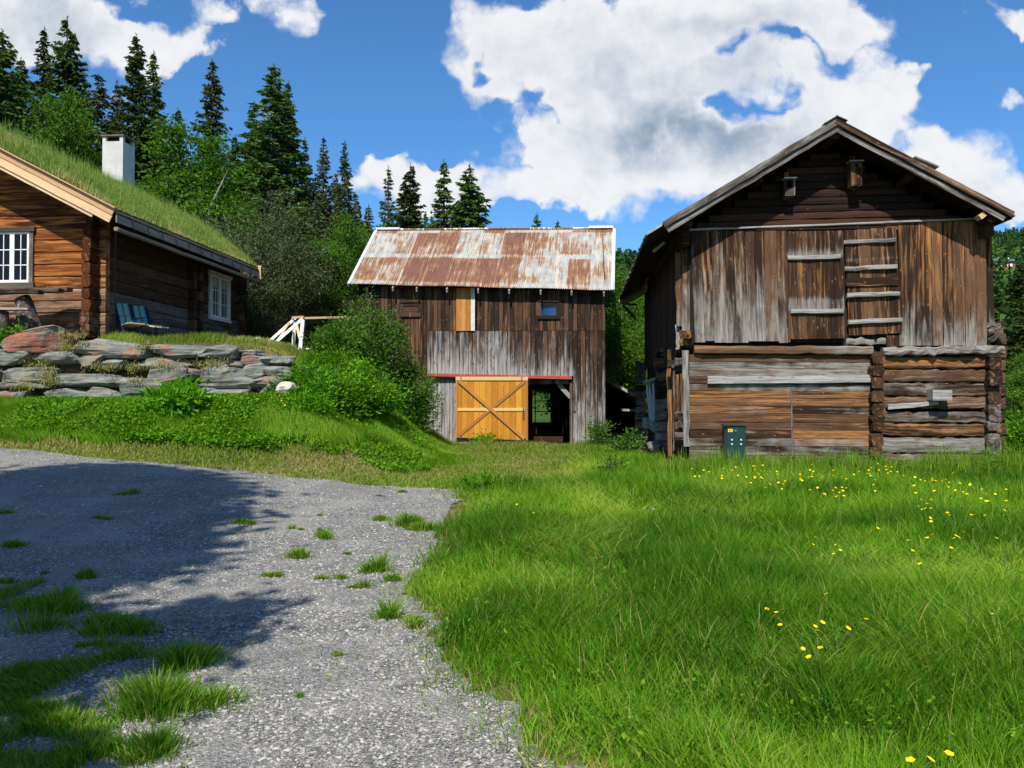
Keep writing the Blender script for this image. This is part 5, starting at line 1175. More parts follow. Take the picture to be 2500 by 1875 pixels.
beam(rf, 'brace', (640, 630), (830, 330), 24.2, 24.9, .06, 'fresh'); beam(rf, 'brace', (955, 380), (1010, 620), 24.8, 24.6, .07, 'doorlight'); beam(rf, 'crosspiece', (870, 252), (1075, 240), 25.2, 24.4, .07, 'fresh')
beam(rf, 'pole', (1045, 262), (2000, 238), 24.45, 26., .06, 'fresh'); beam(rf, 'base_rail', (810, 790), (1200, 792), 25, 24.5, .035, 'white')
beam(rf, 'post', (820, 690), (830, 790), 25.4, 25.4, .08, 'greyw')
# covered barbecue
bx = P(628, 842, 22.6); zg = g1(bx.x, bx.y); gr = empty('kettle_barbecue', (bx.x, bx.y, zg)); tag(gr, 'small black kettle barbecue, the reflection on its lid painted white, at the far end of the wall', 'barbecue')
zl = P(628, 838, 22.6).z-zg
def lathe(prof, k=18):
    a = np.linspace(0, 2*np.pi, k, endpoint=False); V = np.array([(r*np.cos(q), r*np.sin(q), z) for r, z in prof for q in a]); f_ = [(j*k+i, j*k+(i+1) % k, (j+1)*k+(i+1) % k, (j+1)*k+i) for j in range(len(prof)-1) for i in range(k)]; return V, f_
c = MB(); V, f_ = lathe([(.03, zl-.2), (.13, zl-.16), (.19, zl-.06), (.2, zl)]); c.add(V, f_); c.build('bowl', M['iron'], gr)
c = MB(); V, f_ = lathe([(.21, zl), (.2, zl+.05), (.14, zl+.13), (.04, zl+.17), (.0, zl+.175)]); c.add(V, f_); ld = c.build('lid', M['white'], gr)  # white colour stands in for light reflected off the lid
c = MB(); c.tube([(-.2, -.05, zl+.06), (-.32, -.06, zl+.13), (-.36, -.06, zl+.16)], .018, k=6); c.build('handle', M['iron'], ld)
for a in (0, 2.1, 4.2):
    c = MB(); c.tube([(.1*math.cos(a), .1*math.sin(a), zl-.15), (.22*math.cos(a), .22*math.sin(a), -.03)], .014, k=5); c.build('leg', M['iron'], gr)
# rustic table of thick planks on stumps
tb0 = P(75, 722, 20.4); zg = 3.27; tbl = empty('rustic_table', (tb0.x, tb0.y, zg)); tag(tbl, 'rustic plank table on a thick bark covered stump in front of the cabin window', 'table')
def rel(px, py, Y): q = P(px, py, Y)-tbl.location; return np.array(q)
bark = plain('bark_with_lichen', rgb(.11, .08, .06), .95, .35, 9, 1., spots=rgb(.6, .55, .5)); M['bark'] = bark
c = MB(); 
for k, (Yt, xe) in enumerate(((20.25, 100), (20.5, 150), (20.75, 172))):
    a = rel(-120, 722-4*k, Yt); b = rel(xe, 718-3*k, Yt); c.board(a, b, (0, .125, 0), (0, 0, .09), seg=7, wob=.02, weather=.5, orange=.15)
c.build('table_top', M['old'], tbl)
def stump(px, pyb, pyt, Y, r0, r1, lean_, nm, parent):
    a = rel(px, pyb, Y); b = rel(px+lean_, pyt, Y); k = 14; c = MB(); pts = np.linspace(a, b, 7); c.tube(pts+rng.normal(0, .012, (7, 3)), np.linspace(r0, r1, 7)*(1+rng.normal(0, .06, 7)), k=k); return c.build(nm, M['bark'], parent, smooth=True)
stump(72, 812, 727, 20.5, .33, .19, -18, 'table_stump', tbl); stump(-110, 812, 727, 20.5, .33, .2, -5, 'table_stump', tbl)
zb_ = P(40, 754, 20.1); bn = empty('plank_bench', (zb_.x, zb_.y, 3.27)); tag(bn, 'low grey plank bench before the rustic table at the left edge', 'bench')
def relb(px, py, Y): return np.array(P(px, py, Y)-bn.location)
c = MB(); c.board(relb(-150, 758, 20.0), relb(76, 758, 20.0), (0, .14, 0), (0, 0, .05), seg=6, wob=.01, weather=.9); c.build('seat', M['greyw'], bn)
for px in (6, -120):
    a = relb(px, 810, 20.05); b = relb(px, 760, 20.05); c = MB(); c.tube(np.linspace(a, b, 4), [.17, .15, .15, .14], k=10); c.build('leg', M['bark'], bn, smooth=True)
# deck chairs
def deck_chair(px, py, Y, lbl, foot):
    b0 = P(px, py, Y); ch_ = empty('deck_chair', (b0.x, b0.y, 3.27), R(52)); tag(ch_, lbl, 'deck chair', 'striped deck chairs by the cabin')
    # local: x sideways, y backwards, z up; seat .42 high
    c = MB(); w2 = .23
    nn_ = 8; V = []
    for i in range(nn_+1):
        q = i/nn_
        for s_ in (-1, 1): V.append((s_*w2, .22+.34*q, .40+.66*q-.04*math.sin(q*3.14)))
    for i in range(nn_+1):
        q = i/nn_
        for s_ in (-1, 1): V.append((s_*w2, .235+.34*q, .395+.66*q-.04*math.sin(q*3.14)))
    f_ = []
    o2 = (nn_+1)*2
    for i in range(nn_): a = i*2; f_ += [(a, a+1, a+3, a+2), (a+o2, a+2+o2, a+3+o2, a+1+o2), (a, a+2, a+2+o2, a+o2), (a+1, a+1+o2, a+3+o2, a+3)]
    c.poly(V, f_); c.build('backrest', M['stripes'], ch_)
    c = MB(); c.board((0, .24, .38), (0, -.26, .43), (w2, 0, 0), (0, 0, .035), seg=4, wob=.002); c.build('seat', M['cream'], ch_)
    for s_ in (-1, 1):
        x = s_*(w2+.02)
        c = MB(); c.tube([(x, -.24, .0), (x, .05, .38), (x, .26, .64)], .012, k=5); c.build('leg', M['navy'], ch_)
        c = MB(); c.tube([(x, .34, .0), (x, .0, .38), (x, -.2, .62)], .012, k=5); c.build('leg', M['navy'], ch_)
        c = MB(); c.tube([(x, .2, .37), (x, .6, 1.08)], .013, k=5); c.build('back_frame', M['navy'], ch_)
        c = MB(); c.board((x, .34, .64), (x, -.24, .64), (.025, 0, 0), (0, 0, .022), seg=2, wob=0); c.build('armrest', M['navy'], ch_)
        c = MB(); c.tube([(x, .25, .37), (x, -.27, .42)], .012, k=5); c.build('seat_frame', M['navy'], ch_)
    if foot:
        c = MB(); c.board((0, -.27, .42), (0, -.72, .36), (w2*.9, 0, 0), (0, 0, .03), seg=3, wob=.002); c.build('footrest', M['cream'], ch_)
        c = MB(); c.tube([(w2, -.7, .36), (w2+.01, -.62, 0)], .01, k=4); c.tube([(-w2, -.7, .36), (-w2-.01, -.62, 0)], .01, k=4); c.build('footrest_leg', M['navy'], ch_)
    return ch_
deck_chair(322, 812, 21.9, 'green and blue striped deck chair, the nearer one beside the cabin corner', False)
deck_chair(362, 814, 22.55, 'striped deck chair with footrest pulled out, the farther one by the side wall', True)
SHADE = [(-8.9, -1.2, 18.6, 0, 1.12, 'tall leafy tree left of the viewer shading the upper left gravel'), (-5.7, -2.3, 11.5, 1, 1.05, 'smaller leafy tree beside the viewer shading the lower left grass'), (-10.4, -1.6, 15, 2, 1.2, 'leafy tree beyond the tall one, shading the left edge'), (-5.1, -4.5, 11.5, 3, 1., 'low leafy tree behind the viewer shading the bottom left corner')]
# ================================================================ vegetation
def kites(Pc, L, Wd, rn, up=0., extra=None, dirs=None, fold=.15):
    """leaf shapes (two triangles folded along the rib) at points Pc"""
    n = len(Pc); a = rng.normal(size=(n, 3)) if dirs is None else dirs+rng.normal(0, .35, (n, 3))
    a /= np.linalg.norm(a, axis=1, keepdims=True)+1e-9; r = rng.normal(size=(n, 3)); r[:, 2] += up*2; b = np.cross(a, r); b /= np.linalg.norm(b, axis=1, keepdims=True)+1e-9
    nm = np.cross(a, b); L = np.broadcast_to(L, (n,))[:, None]; Wd = np.broadcast_to(Wd, (n,))[:, None]
    V = np.stack([Pc-a*L/2, Pc+b*Wd/2+nm*Wd*fold, Pc+a*L/2, Pc-b*Wd/2+nm*Wd*fold], 1).reshape(-1, 3); k = np.arange(n)[:, None]*4
    T = np.concatenate([k+np.array([0, 1, 2]), k+np.array([0, 2, 3])]); e_ = np.zeros(n) if extra is None else extra
    lc = np.repeat(np.stack([rn, e_, np.zeros(n), np.ones(n)], -1)[:, None], 4, 1).reshape(-1, 4); return V, T, lc
def join(parts):
    off = 0; a, b, c = [], [], []
    for V, T, l in parts: a.append(V); b.append(T+off); c.append(l); off += len(V)
    return np.concatenate(a), np.concatenate(b), np.concatenate(c)
M['trunk'] = plain('spruce_bark', rgb(.10, .07, .05), .95, .3, 5, .8, spots=rgb(.2, .19, .17))
M['birchbark'] = plain('grey_bark', rgb(.3, .28, .25), .9, .3, 5, .6, spots=rgb(.12, .1, .08))
M['spruce'] = leafmat('spruce_needles', [rgb(.03, .062, .012), rgb(.07, .12, .024), rgb(.15, .18, .035), rgb(.2, .14, .06)], .22, .9, .6)
M['pineN'] = leafmat('thin_pine_needles', [rgb(.045, .07, .03), rgb(.085, .115, .05), rgb(.15, .15, .08), rgb(.24, .18, .11)], .15, .5, .6)
M['birch'] = leafmat('fresh_deciduous_leaves', [rgb(.045, .12, .012), rgb(.10, .22, .02), rgb(.19, .34, .04), rgb(.2, .22, .05)], .42, .5, .5)
M['dull'] = leafmat('olive_willow_leaves', [rgb(.04, .06, .02), rgb(.09, .11, .045), rgb(.16, .17, .09), rgb(.18, .17, .12)], .3, .3, .6)
M['bush'] = leafmat('shrub_leaves', [rgb(.035, .105, .01), rgb(.09, .19, .02), rgb(.2, .31, .05), rgb(.24, .26, .08)], .38, .3, .42)
M['weed'] = leafmat('weed_leaves', [rgb(.045, .155, .005), rgb(.115, .29, .01), rgb(.23, .42, .03), rgb(.3, .3, .1)], .38, .2, .42)
def spruce_mesh(name, h, Rm, seed, dens=1., ragged=.2, bare=.06, dead=.06, mat='spruce', droop=.35):
    r = np.random.default_rng(seed); Ps, Ds, Ls, Ws, Rn, Ex = [], [], [], [], [], []; st = MB(); z = bare*h
    while z < h*.985:
        f = 1-z/h; Lm = Rm*(f**.82)*(.92+.08*np.sin(z*3+seed))+.10; nb_ = int(8+4*r.random()) if z < h*.93 else 4
        for k in range(nb_):
            if r.random() < ragged*.6: continue
            a = r.random()*6.283; L = Lm*r.uniform(.45, 1.15)*(1-ragged*.5*r.random()); d0 = r.uniform(.05, .3)-(droop*f)
            m_ = max(6, int(L*32*dens)); q = np.sqrt(r.random(m_))*.98+.02; q = np.clip(q, .12, 1)
            x = q*L; zz_ = z+x*d0-droop*.25*x*x/max(Lm, .5)+.28*np.clip(q-.6, 0, 1)*L
            lat = (r.random(m_)-.5)*(.12+L*.5*(1.12-q)); ca, sa = np.cos(a), np.sin(a)
            p_ = np.stack([ca*x-sa*lat, sa*x+ca*lat, zz_-.05*np.abs(lat)-.04*r.random(m_)], -1); Ps.append(p_)
            sgn = np.sign(lat); ddir = np.stack([ca*.8-sa*sgn*.7, sa*.8+ca*sgn*.7, np.full(m_, -.55)], -1); Ds.append(ddir)
            Ls.append(.2+.3*r.random(m_)*(f+.4)); Ws.append(.05+.07*r.random(m_)); tip = q
            Rn.append(np.clip(.25*r.random(m_)+.55*tip*r.random(m_)+.15*r.random(), 0, 1)); Ex.append((r.random(m_) < dead*(1.3-q))*.8)
            if L > .5: st.tube([(0, 0, z), (ca*L*.5, sa*L*.5, z+L*.5*d0-droop*.06*L), (ca*L*.93, sa*L*.93, z+L*.93*d0-droop*.2*L*L/max(Lm, .5))], [.022, .014, .006], k=3, caps=False)
        z += (.16+.22*f)*r.uniform(.75, 1.25)/max(.6, dens**.4)
    n = 26; Ps.append(np.stack([r.normal(0, .03, n), r.normal(0, .03, n), h-r.random(n)*.9], -1)); Ds.append(np.stack([r.normal(0, .5, n), r.normal(0, .5, n), np.ones(n)], -1)); Ls.append(np.full(n, .2)); Ws.append(np.full(n, .045)); Rn.append(r.random(n)); Ex.append(np.zeros(n))
    V, T, lc = kites(np.concatenate(Ps), np.concatenate(Ls), np.concatenate(Ws), np.concatenate(Rn), extra=np.concatenate(Ex), dirs=np.concatenate(Ds), fold=.1)
    crown = npmesh(name+'_crown', V, [T], M[mat], attrs={'lc': ('FLOAT_COLOR', lc)}, link=False)
    st.tube([(0, 0, -.6), (0, 0, h*.3), (0, 0, h*.7), (0, 0, h)], [h*.013, h*.010, h*.005, .01], k=8)
    tr = st.build('tmp', M['trunk'], None, True); me = tr.data; bpy.data.objects.remove(tr); return h, crown, me
def tree_inst(kind, name, x, y, zb, h, widen, lbl, cat, grp, rz=None):
    h0, cm, tm = kind; e_ = empty(name, (x, y, zb), rng.random()*6.28 if rz is None else rz); s_ = h/h0; e_.scale = (s_*widen*(1.22 if 'spruce' in name else 1), s_*widen*(1.22 if 'spruce' in name else 1), s_)
    for nm, me in (('trunk', tm), ('crown', cm)):
        o = bpy.data.objects.new(nm, me); C.objects.link(o); o.parent = e_
    tag(e_, lbl, cat, grp); return e_
def at(px, ytop, Y, widen=1., sink=0.):
    p_ = P(px, ytop, Y); zb = g1(p_.x, Y)-sink; return p_.x, Y, zb, p_.z-zb
SP = [spruce_mesh('spruce_a', 16, 2.9, 1, 1.1, .1), spruce_mesh('spruce_b', 15, 2.5, 2, 1.0, .25), spruce_mesh('spruce_c', 14, 3.0, 3, 1.2, .06, droop=.3), spruce_mesh('spruce_d', 16, 2.6, 4, .9, .38, dead=.14)]
PN = [spruce_mesh('pine_a', 13, 2.2, 9, .6, .4, .15, .12, 'pineN', .1), spruce_mesh('pine_b', 14, 2.7, 10, .8, .25, .1, .2, 'pineN', .15)]
TR = [ # px, top, distance, kind, widen, label
 (6, 72, 42, SP[0], 1.1, 'dark spruce cut by the left edge of the picture'), (108, 66, 47, SP[1], .8, 'thin dark spruce just left of the tallest left one'), (165, 38, 44, SP[2], .85, 'tallest spruce of the left group, pointed against the cloud'),
 (333, 82, 42, SP[0], .8, 'tall dark spruce standing over the chimney'), (375, 125, 45, SP[1], .8, 'slightly lower spruce touching the right of the one above the chimney'), (518, 142, 46, SP[3], .95, 'lone spruce with open sky on both sides above the bright deciduous tree'),
 (670, 154, 43, SP[3], 1.5, 'tall ragged spruce with drooping branches right of the sky gap'), (703, 198, 45, SP[1], .85, 'narrow spruce close against the right side of the ragged one'), (842, 342, 44, SP[3], .75, 'open branched spruce left of the low white cloud'),
 (745, 335, 50, SP[1], .7, 'small spruce top half hidden behind the ragged tall spruce'), (1002, 397, 45, SP[2], .95, 'full green spruce, left one of three rising behind the barn roof'), (1084, 389, 47, SP[1], .95, 'darker open spruce in the middle of three behind the barn roof'),
 (1147, 402, 45, SP[2], 1.2, 'broad green spruce, right one of three behind the barn roof'), (1312, 518, 74, SP[2], .8, 'small far spruce peeking over the rusty barn ridge'), (1361, 538, 84, SP[0], .8, 'tiny far spruce tip over the barn ridge, right of the other small one'),
 (620, 250, 45, SP[1], 1.1, 'spruce at the left flank of the tall ragged spruce'), (52, 140, 50, SP[0], .9, 'dim spruce between the left edge spruce and the thin dark one'), (-60, 40, 41, SP[2], 1., 'spruce just outside the left edge'),
 (435, 262, 54, SP[1], .9, 'small spruce tip between the two tall ones left of the lone spruce'), (205, 190, 49, SP[3], 1., 'brownish spruce behind the leafy birch left of the chimney'), (575, 330, 50, SP[0], 1., 'low dark spruce filling the gap left of the ragged spruce')]
for i, (px, yt, Y, kd, wd_, lb) in enumerate(TR):
    x, y, zb, h = at(px, yt, Y); tree_inst(kd, 'spruce_tree', x, y, zb, h, wd_*kd[0]/h*1.0 if h < 11 else wd_, lb, 'spruce tree', 'spruces on the slope behind the farm')
PT = [(948, 405, 47, PN[0], 1.0, 'sparse grey green pine left of the three spruces behind the barn'), (790, 333, 46, PN[1], .8, 'brownish thin topped pine right of the tall ragged spruce'), (240, 178, 44, PN[1], 1.3, 'olive pine between the birch and the tall spruce over the chimney'), (285, 196, 47, PN[0], 1.1, 'pale pine left behind the tall spruce over the chimney'), (868, 470, 44, PN[1], 1., 'short pine at the left end of the barn roof'), (820, 420, 50, PN[1], 1., 'faint pine between the open branched spruce and the brownish pine'), (900, 500, 44, PN[0], 1.2, 'bushy young pine just above the left barn roof corner'), (770, 430, 44, PN[1], 1.3, 'grey young pine low between cabin end and barn')]
for px, yt, Y, kd, wd_, lb in PT:
    x, y, zb, h = at(px, yt, Y); tree_inst(kd, 'pine_tree', x, y, zb, h, wd_, lb, 'pine tree', 'thin pines on the slope behind the farm')
# darker trees closing the wood behind
k = 0
for Y, x0, x1, st_, yt0 in ((52, -120, 930, 66, 330), (58, -90, 930, 74, 300), (38.5, -40, 840, 92, 470)):
    for px in np.arange(x0, x1, st_):
        px = px+rng.uniform(-18, 18); sky_ = np.interp(px, [0, 200, 420, 480, 560, 640, 760, 900, 1000], [150, 230, 290, 330, 330, 300, 400, 500, 540])
        yt = max(yt0, sky_+rng.uniform(10, 90)); kd = (SP+PN)[int(rng.integers(0, 6))]; x, y, zb, h = at(px, yt, Y+rng.uniform(-2, 2))
        if h < 3: continue
        place = 'over the turf roof' if px < 330 else ('right of the chimney' if px < 560 else ('behind the cabin end' if px < 780 else 'left of the barn roof'))
        lay_ = {52: 'dark spruce deep in the wood', 58: 'farthest dark spruce of the wood', 38.5: 'low spruce in the front row'}[Y]
        tree_inst(kd, 'spruce_tree', x, y, zb, h, 1.15, lay_+' '+place, 'spruce tree', lay_+' '+place); k += 1
# deciduous trees
def deciduous(name, h, w_, blobs, nleaf, leaf, seed, mat, stems=1, twig=10, bark='birchbark'):
    """blobs: (x, y, z, rx, ry, rz) as fractions of w, w, h"""
    r = np.random.default_rng(seed); Ps = []; cl = []
    for (bx_, by_, bz_, rx, ry, rz_) in blobs:
        m_ = int(46*(rx*ry*rz_)**.4*3)
        d = r.normal(size=(m_, 3)); d /= np.linalg.norm(d, axis=1, keepdims=True); d *= (r.random((m_, 1))**.45)
        cl.append(np.stack([(bx_+d[:, 0]*rx)*w_, (by_+d[:, 1]*ry)*w_, (bz_+d[:, 2]*rz_)*h], -1))
    cl = np.concatenate(cl); per = max(4, nleaf//len(cl)); cs_ = .045*h*r.uniform(.6, 1.5, (len(cl), 1, 1))
    L_ = cl[:, None]+r.normal(size=(len(cl), per, 3))*np.minimum(cs_, .42)*np.array((1, 1, .75)); tone = r.random((len(cl), 1))
    rn = np.clip(.5*r.random((len(cl), per))+.5*tone, 0, 1).ravel(); L_ = L_.reshape(-1, 3); n = len(L_)
    V, T, lc = kites(L_, leaf*r.uniform(.6, 1.3, n), leaf*.6*r.uniform(.7, 1.2, n), rn, up=.6)
    crown = npmesh(name+'_crown', V, [T], M[mat], attrs={'lc': ('FLOAT_COLOR', lc)}, link=False)
    c = MB()
    for s_ in range(stems):
        bx_ = r.normal(0, .04*w_*(stems > 1)); by_ = r.normal(0, .04*w_*(stems > 1)); tx = r.normal(0, .12*w_); ty = r.normal(0, .12*w_); r0 = .016*h/(stems**.5)
        c.tube([(bx_, by_, -.5), (bx_+tx*.2, by_+ty*.2, h*.3), (bx_+tx*.6, by_+ty*.6, h*.6), (bx_+tx, by_+ty, h*(.74 if stems == 1 else .62))], [r0, r0*.8, r0*.5, r0*.08], k=7)
    for q in cl[r.choice(len(cl), min(len(cl), twig*6), replace=False)]:
        a = np.array((q[0]*.15, q[1]*.15, q[2]*.45)); mid_ = (a+q)/2+r.normal(0, .04*h*.3, 3); c.tube([a, mid_, q], [.006*h*.5, .004*h*.5, .002], k=4, caps=False)
    o = c.build('tmp', M[bark], None, True); me = o.data; bpy.data.objects.remove(o); return h, crown, me
B1 = [(0, 0, .55, .3, .3, .25), (-.15, 0, .75, .22, .2, .15), (.12, .05, .82, .2, .2, .16), (.25, 0, .5, .2, .25, .2), (-.28, 0, .42, .22, .25, .18), (0, -.1, .3, .35, .3, .16)]
B2 = [(0, 0, .8, .16, .16, .2), (-.16, 0, .6, .2, .2, .2), (.2, 0, .55, .22, .2, .2), (-.3, .05, .35, .22, .22, .18), (.32, 0, .33, .2, .2, .18), (0, -.08, .35, .3, .25, .25)]
DE = [deciduous('birch_a', 9, 7, B1, 26000, .17, 31, 'birch'), deciduous('birch_b', 10, 7, B2, 25000, .17, 32, 'birch'), deciduous('willow', 6, 7, B1, 15000, .11, 33, 'dull', 9, 40)]
DL = [(462, 278, 37, DE[1], 1.1, 'leafy_tree', 'big bright green leafy tree right of the chimney'), (165, 187, 40, DE[1], .75, 'leafy_tree', 'light green birch left of the chimney'),
      (842, 515, 36, DE[1], .9, 'leafy_tree', 'bright leafy tree at the left of the barn gable edge'), (790, 590, 35, DE[0], .8, 'leafy_tree', 'low leafy tree between the olive shrub and the barn'), (890, 560, 38, DE[0], .7, 'leafy_tree', 'leafy tree right behind the upper left barn corner'),
      (1525, 640, 36, DE[1], .75, 'leafy_tree', 'leafy tree in the gap between barn and storehouse'), (1570, 690, 39, DE[0], .8, 'leafy_tree', 'leafy tree behind the left eave of the storehouse'), (1490, 720, 42, DE[0], .8, 'leafy_tree', 'lower leafy tree behind the right barn corner'),
      (2520, 830, 34, DE[1], .9, 'leafy_tree', 'leafy tree right of the storehouse at the picture edge'), (2475, 900, 30, DE[0], .9, 'leafy_tree', 'low leafy tree beside the right storehouse corner'), (2560, 700, 60, DE[1], 1.1, 'leafy_tree', 'leafy tree down the slope at the right edge'),(2465, 760, 70, DE[0], 1.1, 'leafy_tree', 'round leafy tree on the slope right of the storehouse'),
      (1420, 640, 33.5, DE[0], .9, 'leafy_tree', 'leafy tree hidden behind the barn, seen through its rear window')]
for px, yt, Y, kd, wd_, nm, lb in DL:
    x, y, zb, h = at(px, yt, Y); h = min(h, 16); zb = P(px, yt, Y).z-h; tree_inst(kd, nm, x, y, zb, h, wd_*max(1, 7/h*.9), lb, 'tree', 'leafy trees around the farm')
for px, yt, Y, lb in ((600, 470, 33, 'olive grey willow shrub with bare twigs behind the far cabin corner'), (680, 560, 32.5, 'thin twiggy willow shrub right of the cabin end'), (740, 640, 34, 'low twiggy shrub behind the slanting white frame'), (540, 560, 34.5, 'twiggy shrub directly above the turf roof end'), (640, 690, 31.6, 'greyish brush low beside the cabin corner')):
    x, y, zb, h = at(px, yt, Y); tree_inst(DE[2], 'willow_shrub', x, y, zb, h, 1.1, lb, 'shrub', 'willow shrubs behind the cabin')
for i, (px, yt, Y) in enumerate(((2490, 640, 52), (2535, 610, 58), (2440, 700, 66), (2600, 620, 48), (2500, 720, 44), (1545, 650, 46), (1600, 700, 48))):
    x, y, zb, h = at(px, yt, Y); h = min(h, 17); zb = P(px, yt, Y).z-h
    tree_inst(SP[i % 3], 'spruce_tree', x, y, zb, h, 1.2, ['spruce at the right picture edge below the red house', 'tall spruce cut by the right edge', 'spruce right behind the storehouse corner', 'spruce beyond the right edge', 'lower spruce on the right slope before the others', 'spruce in the gap behind the shed roof', 'spruce behind the storehouse side'][i], 'spruce tree', 'spruces on the valley side')

# shrubs in front of the barn
def shrub(name, lbl, px, py, Y, w_, h_, seed, mat, leaf, nleaf, shoots=22, grp='bushes on the bank by the barn', tall=.0, zoff=0.):
    r = np.random.default_rng(seed); p_ = P(px, py, Y); x, y = p_.x, Y; zb = g1(x, y)-.05+zoff; e_ = empty(name, (x, y, zb)); tag(e_, lbl, 'shrub', grp); c = MB(); Pl, Dl = [], []
    for s_ in range(shoots):
        a = r.random()*6.283; rr_ = r.random()**.6; ex, ey = math.cos(a)*rr_*w_/2, math.sin(a)*rr_*w_/2*.8; hh = h_*(1-.45*rr_**2)*r.uniform(.7, 1.05)
        pts = np.array([(ex*.15, ey*.15, -.1), (ex*.5, ey*.5, hh*.45), (ex*.85, ey*.85, hh*.8), (ex+r.normal(0, .08), ey, hh)]); c.tube(pts, [.02, .015, .009, .003], k=5, caps=False)
        m_ = nleaf//shoots; q = r.random(m_)**.7; ip = np.stack([np.interp(q, [0, .45, .8, 1], pts[:, i]) for i in range(3)], -1)
        sp_ = (.06+.30*(1-q)*w_/2.5+.07)[:, None]; off_ = r.normal(size=(m_, 3))*sp_*np.array((1, 1, .7)); Pl.append(ip+off_); Dl.append(off_/np.linalg.norm(off_, axis=1, keepdims=True)+np.array((0, 0, .3)))
    Pl = np.concatenate(Pl); Pl[:, 2] = np.maximum(Pl[:, 2], .02); n = len(Pl)
    V, T, lc = kites(Pl, leaf*r.uniform(.6, 1.3, n), leaf*.42*r.uniform(.7, 1.3, n), np.clip(r.random(n)*.6+.4*np.clip(vnoise(Pl[:, 0], Pl[:, 2], 2, seed), 0, 1), 0, 1), up=.5, dirs=np.concatenate(Dl))
    npmesh('foliage', V, [T], M[mat], e_, {'lc': ('FLOAT_COLOR', lc)}); c.build('stems', M['birchbark'], e_, True)
shrub('willow_bush', 'tall dense bush with upright shoots in front of the left half of the barn', 905, 960, 24.6, 2.7, 3.3, 1, 'bush', .13, 11000, 44)
shrub('willow_bush', 'darker dense bush at the right end of the bank against the barn boards', 1000, 1000, 25.0, 1.9, 2.3, 2, 'bush', .11, 8500, 26)
shrub('willow_bush', 'rounded bush between the tall one and the slanting white frame', 830, 930, 23.6, 2.2, 1.9, 3, 'bush', .13, 7500, 34)
shrub('willow_bush', 'low bright bramble bush by the end of the stone wall', 800, 900, 22.0, 1.7, .8, 4, 'weed', .12, 6000, 30)
shrub('willow_bush', 'low leafy bush on the slope below the rounded one', 870, 985, 21.6, 2.6, 1.4, 5, 'weed', .12, 10000, 36)
shrub('willow_bush', 'small leafy bush right of the pale boulder', 760, 960, 19.9, 2.3, 1.25, 6, 'weed', .11, 6000, 26)
shrub('willow_bush', 'broad low bush in the middle of the bank slope', 815, 1010, 20.6, 2.2, 1.1, 21, 'weed', .12, 7000, 30)
shrub('willow_bush', 'low spreading weeds bush at the bottom of the bank slope', 900, 1055, 22.4, 2.2, .8, 22, 'weed', .12, 5000, 26)
shrub('willow_bush', 'small leafy bush just below the pale boulder', 745, 1015, 18.7, 1.4, .5, 23, 'weed', .11, 3500, 20)
shrub('willow_bush', 'leafy bush at the foot of the slope near the barn door', 985, 1040, 25.6, 1.7, 1.0, 7, 'weed', .11, 5000, 24)
shrub('willow_bush', 'small bush growing at the right corner of the barn', 1470, 1080, 26.2, .7, 1.2, 8, 'bush', .12, 900, 10, 'small bushes by the buildings')
shrub('willow_bush', 'small green bush in front of the open shed', 1535, 1080, 23.0, .8, .85, 9, 'bush', .13, 1000, 12, 'small bushes by the buildings')
shrub('willow_bush', 'leafy plant at the left front of the storehouse, in the meadow edge', 1492, 1120, 17.2, .5, .45, 10, 'bush', .11, 400, 9, 'small bushes by the buildings')
shrub('willow_bush', 'leafy bush at the right side of the storehouse base', 2490, 1110, 19.5, 1.2, 1.3, 12, 'weed', .12, 3500, 20, 'small bushes by the buildings')
shrub('leafy_plant', 'large leaved plant in front of the middle of the stone wall', 432, 1010, 18.0, 1.35, 1.0, 13, 'weed', .2, 1500, 20, 'broad leaved plants')
shrub('leafy_plant', 'small leafy plant under the yellow barn door', 1180, 1068, 26.7, .9, .6, 14, 'weed', .12, 700, 10, 'broad leaved plants')
shrub('leafy_plant', 'pale leafy weed at the end of the gravel below the barn', 1190, 1185, 14.6, .9, .18, 15, 'weed', .10, 600, 12, 'broad leaved plants')
shrub('leafy_plant', 'green plants at the foot of the table stump', 20, 806, 20.0, 1.1, .6, 16, 'weed', .12, 900, 12, 'broad leaved plants')
shrub('leafy_plant', 'weeds right of the table stump', 118, 806, 20.3, .7, .45, 17, 'weed', .1, 600, 12, 'broad leaved plants')
# low weeds over the bank
n = 6500; X = rng.uniform(-14.5, -1.2, n); Y = rng.uniform(16.6, 19.3, n); Y = np.where(X > -5, rng.uniform(17, 25.5, n), Y); kp = (vnoise(X, Y, 1.2, 51) > .34) & ((X < -5) | (X < -1.8-.08*(Y-17)) & (rng.random(n) < .6)); X, Y = X[kp], Y[kp]
hc = .08+.3*vnoise(X, Y, .9, 52); per = 20; m_ = len(X)
Pw = np.stack([np.repeat(X, per)+rng.normal(0, .09, m_*per), np.repeat(Y, per)+rng.normal(0, .09, m_*per), np.repeat(g(X, Y), per)+np.repeat(hc, per)*rng.random(m_*per)**.6], -1)
V, T, lc = kites(Pw, .085*rng.uniform(.5, 1.5, m_*per), .05*rng.uniform(.6, 1.3, m_*per), np.clip(.5*rng.random(m_*per)+.5*np.repeat(rng.random(m_), per), 0, 1), up=1.2)
tag(npmesh('bank_weeds', V, [T], M['weed'], attrs={'lc': ('FLOAT_COLOR', lc)}), 'broad leaved weeds covering the bank below the stone wall', 'weeds', kind='stuff')
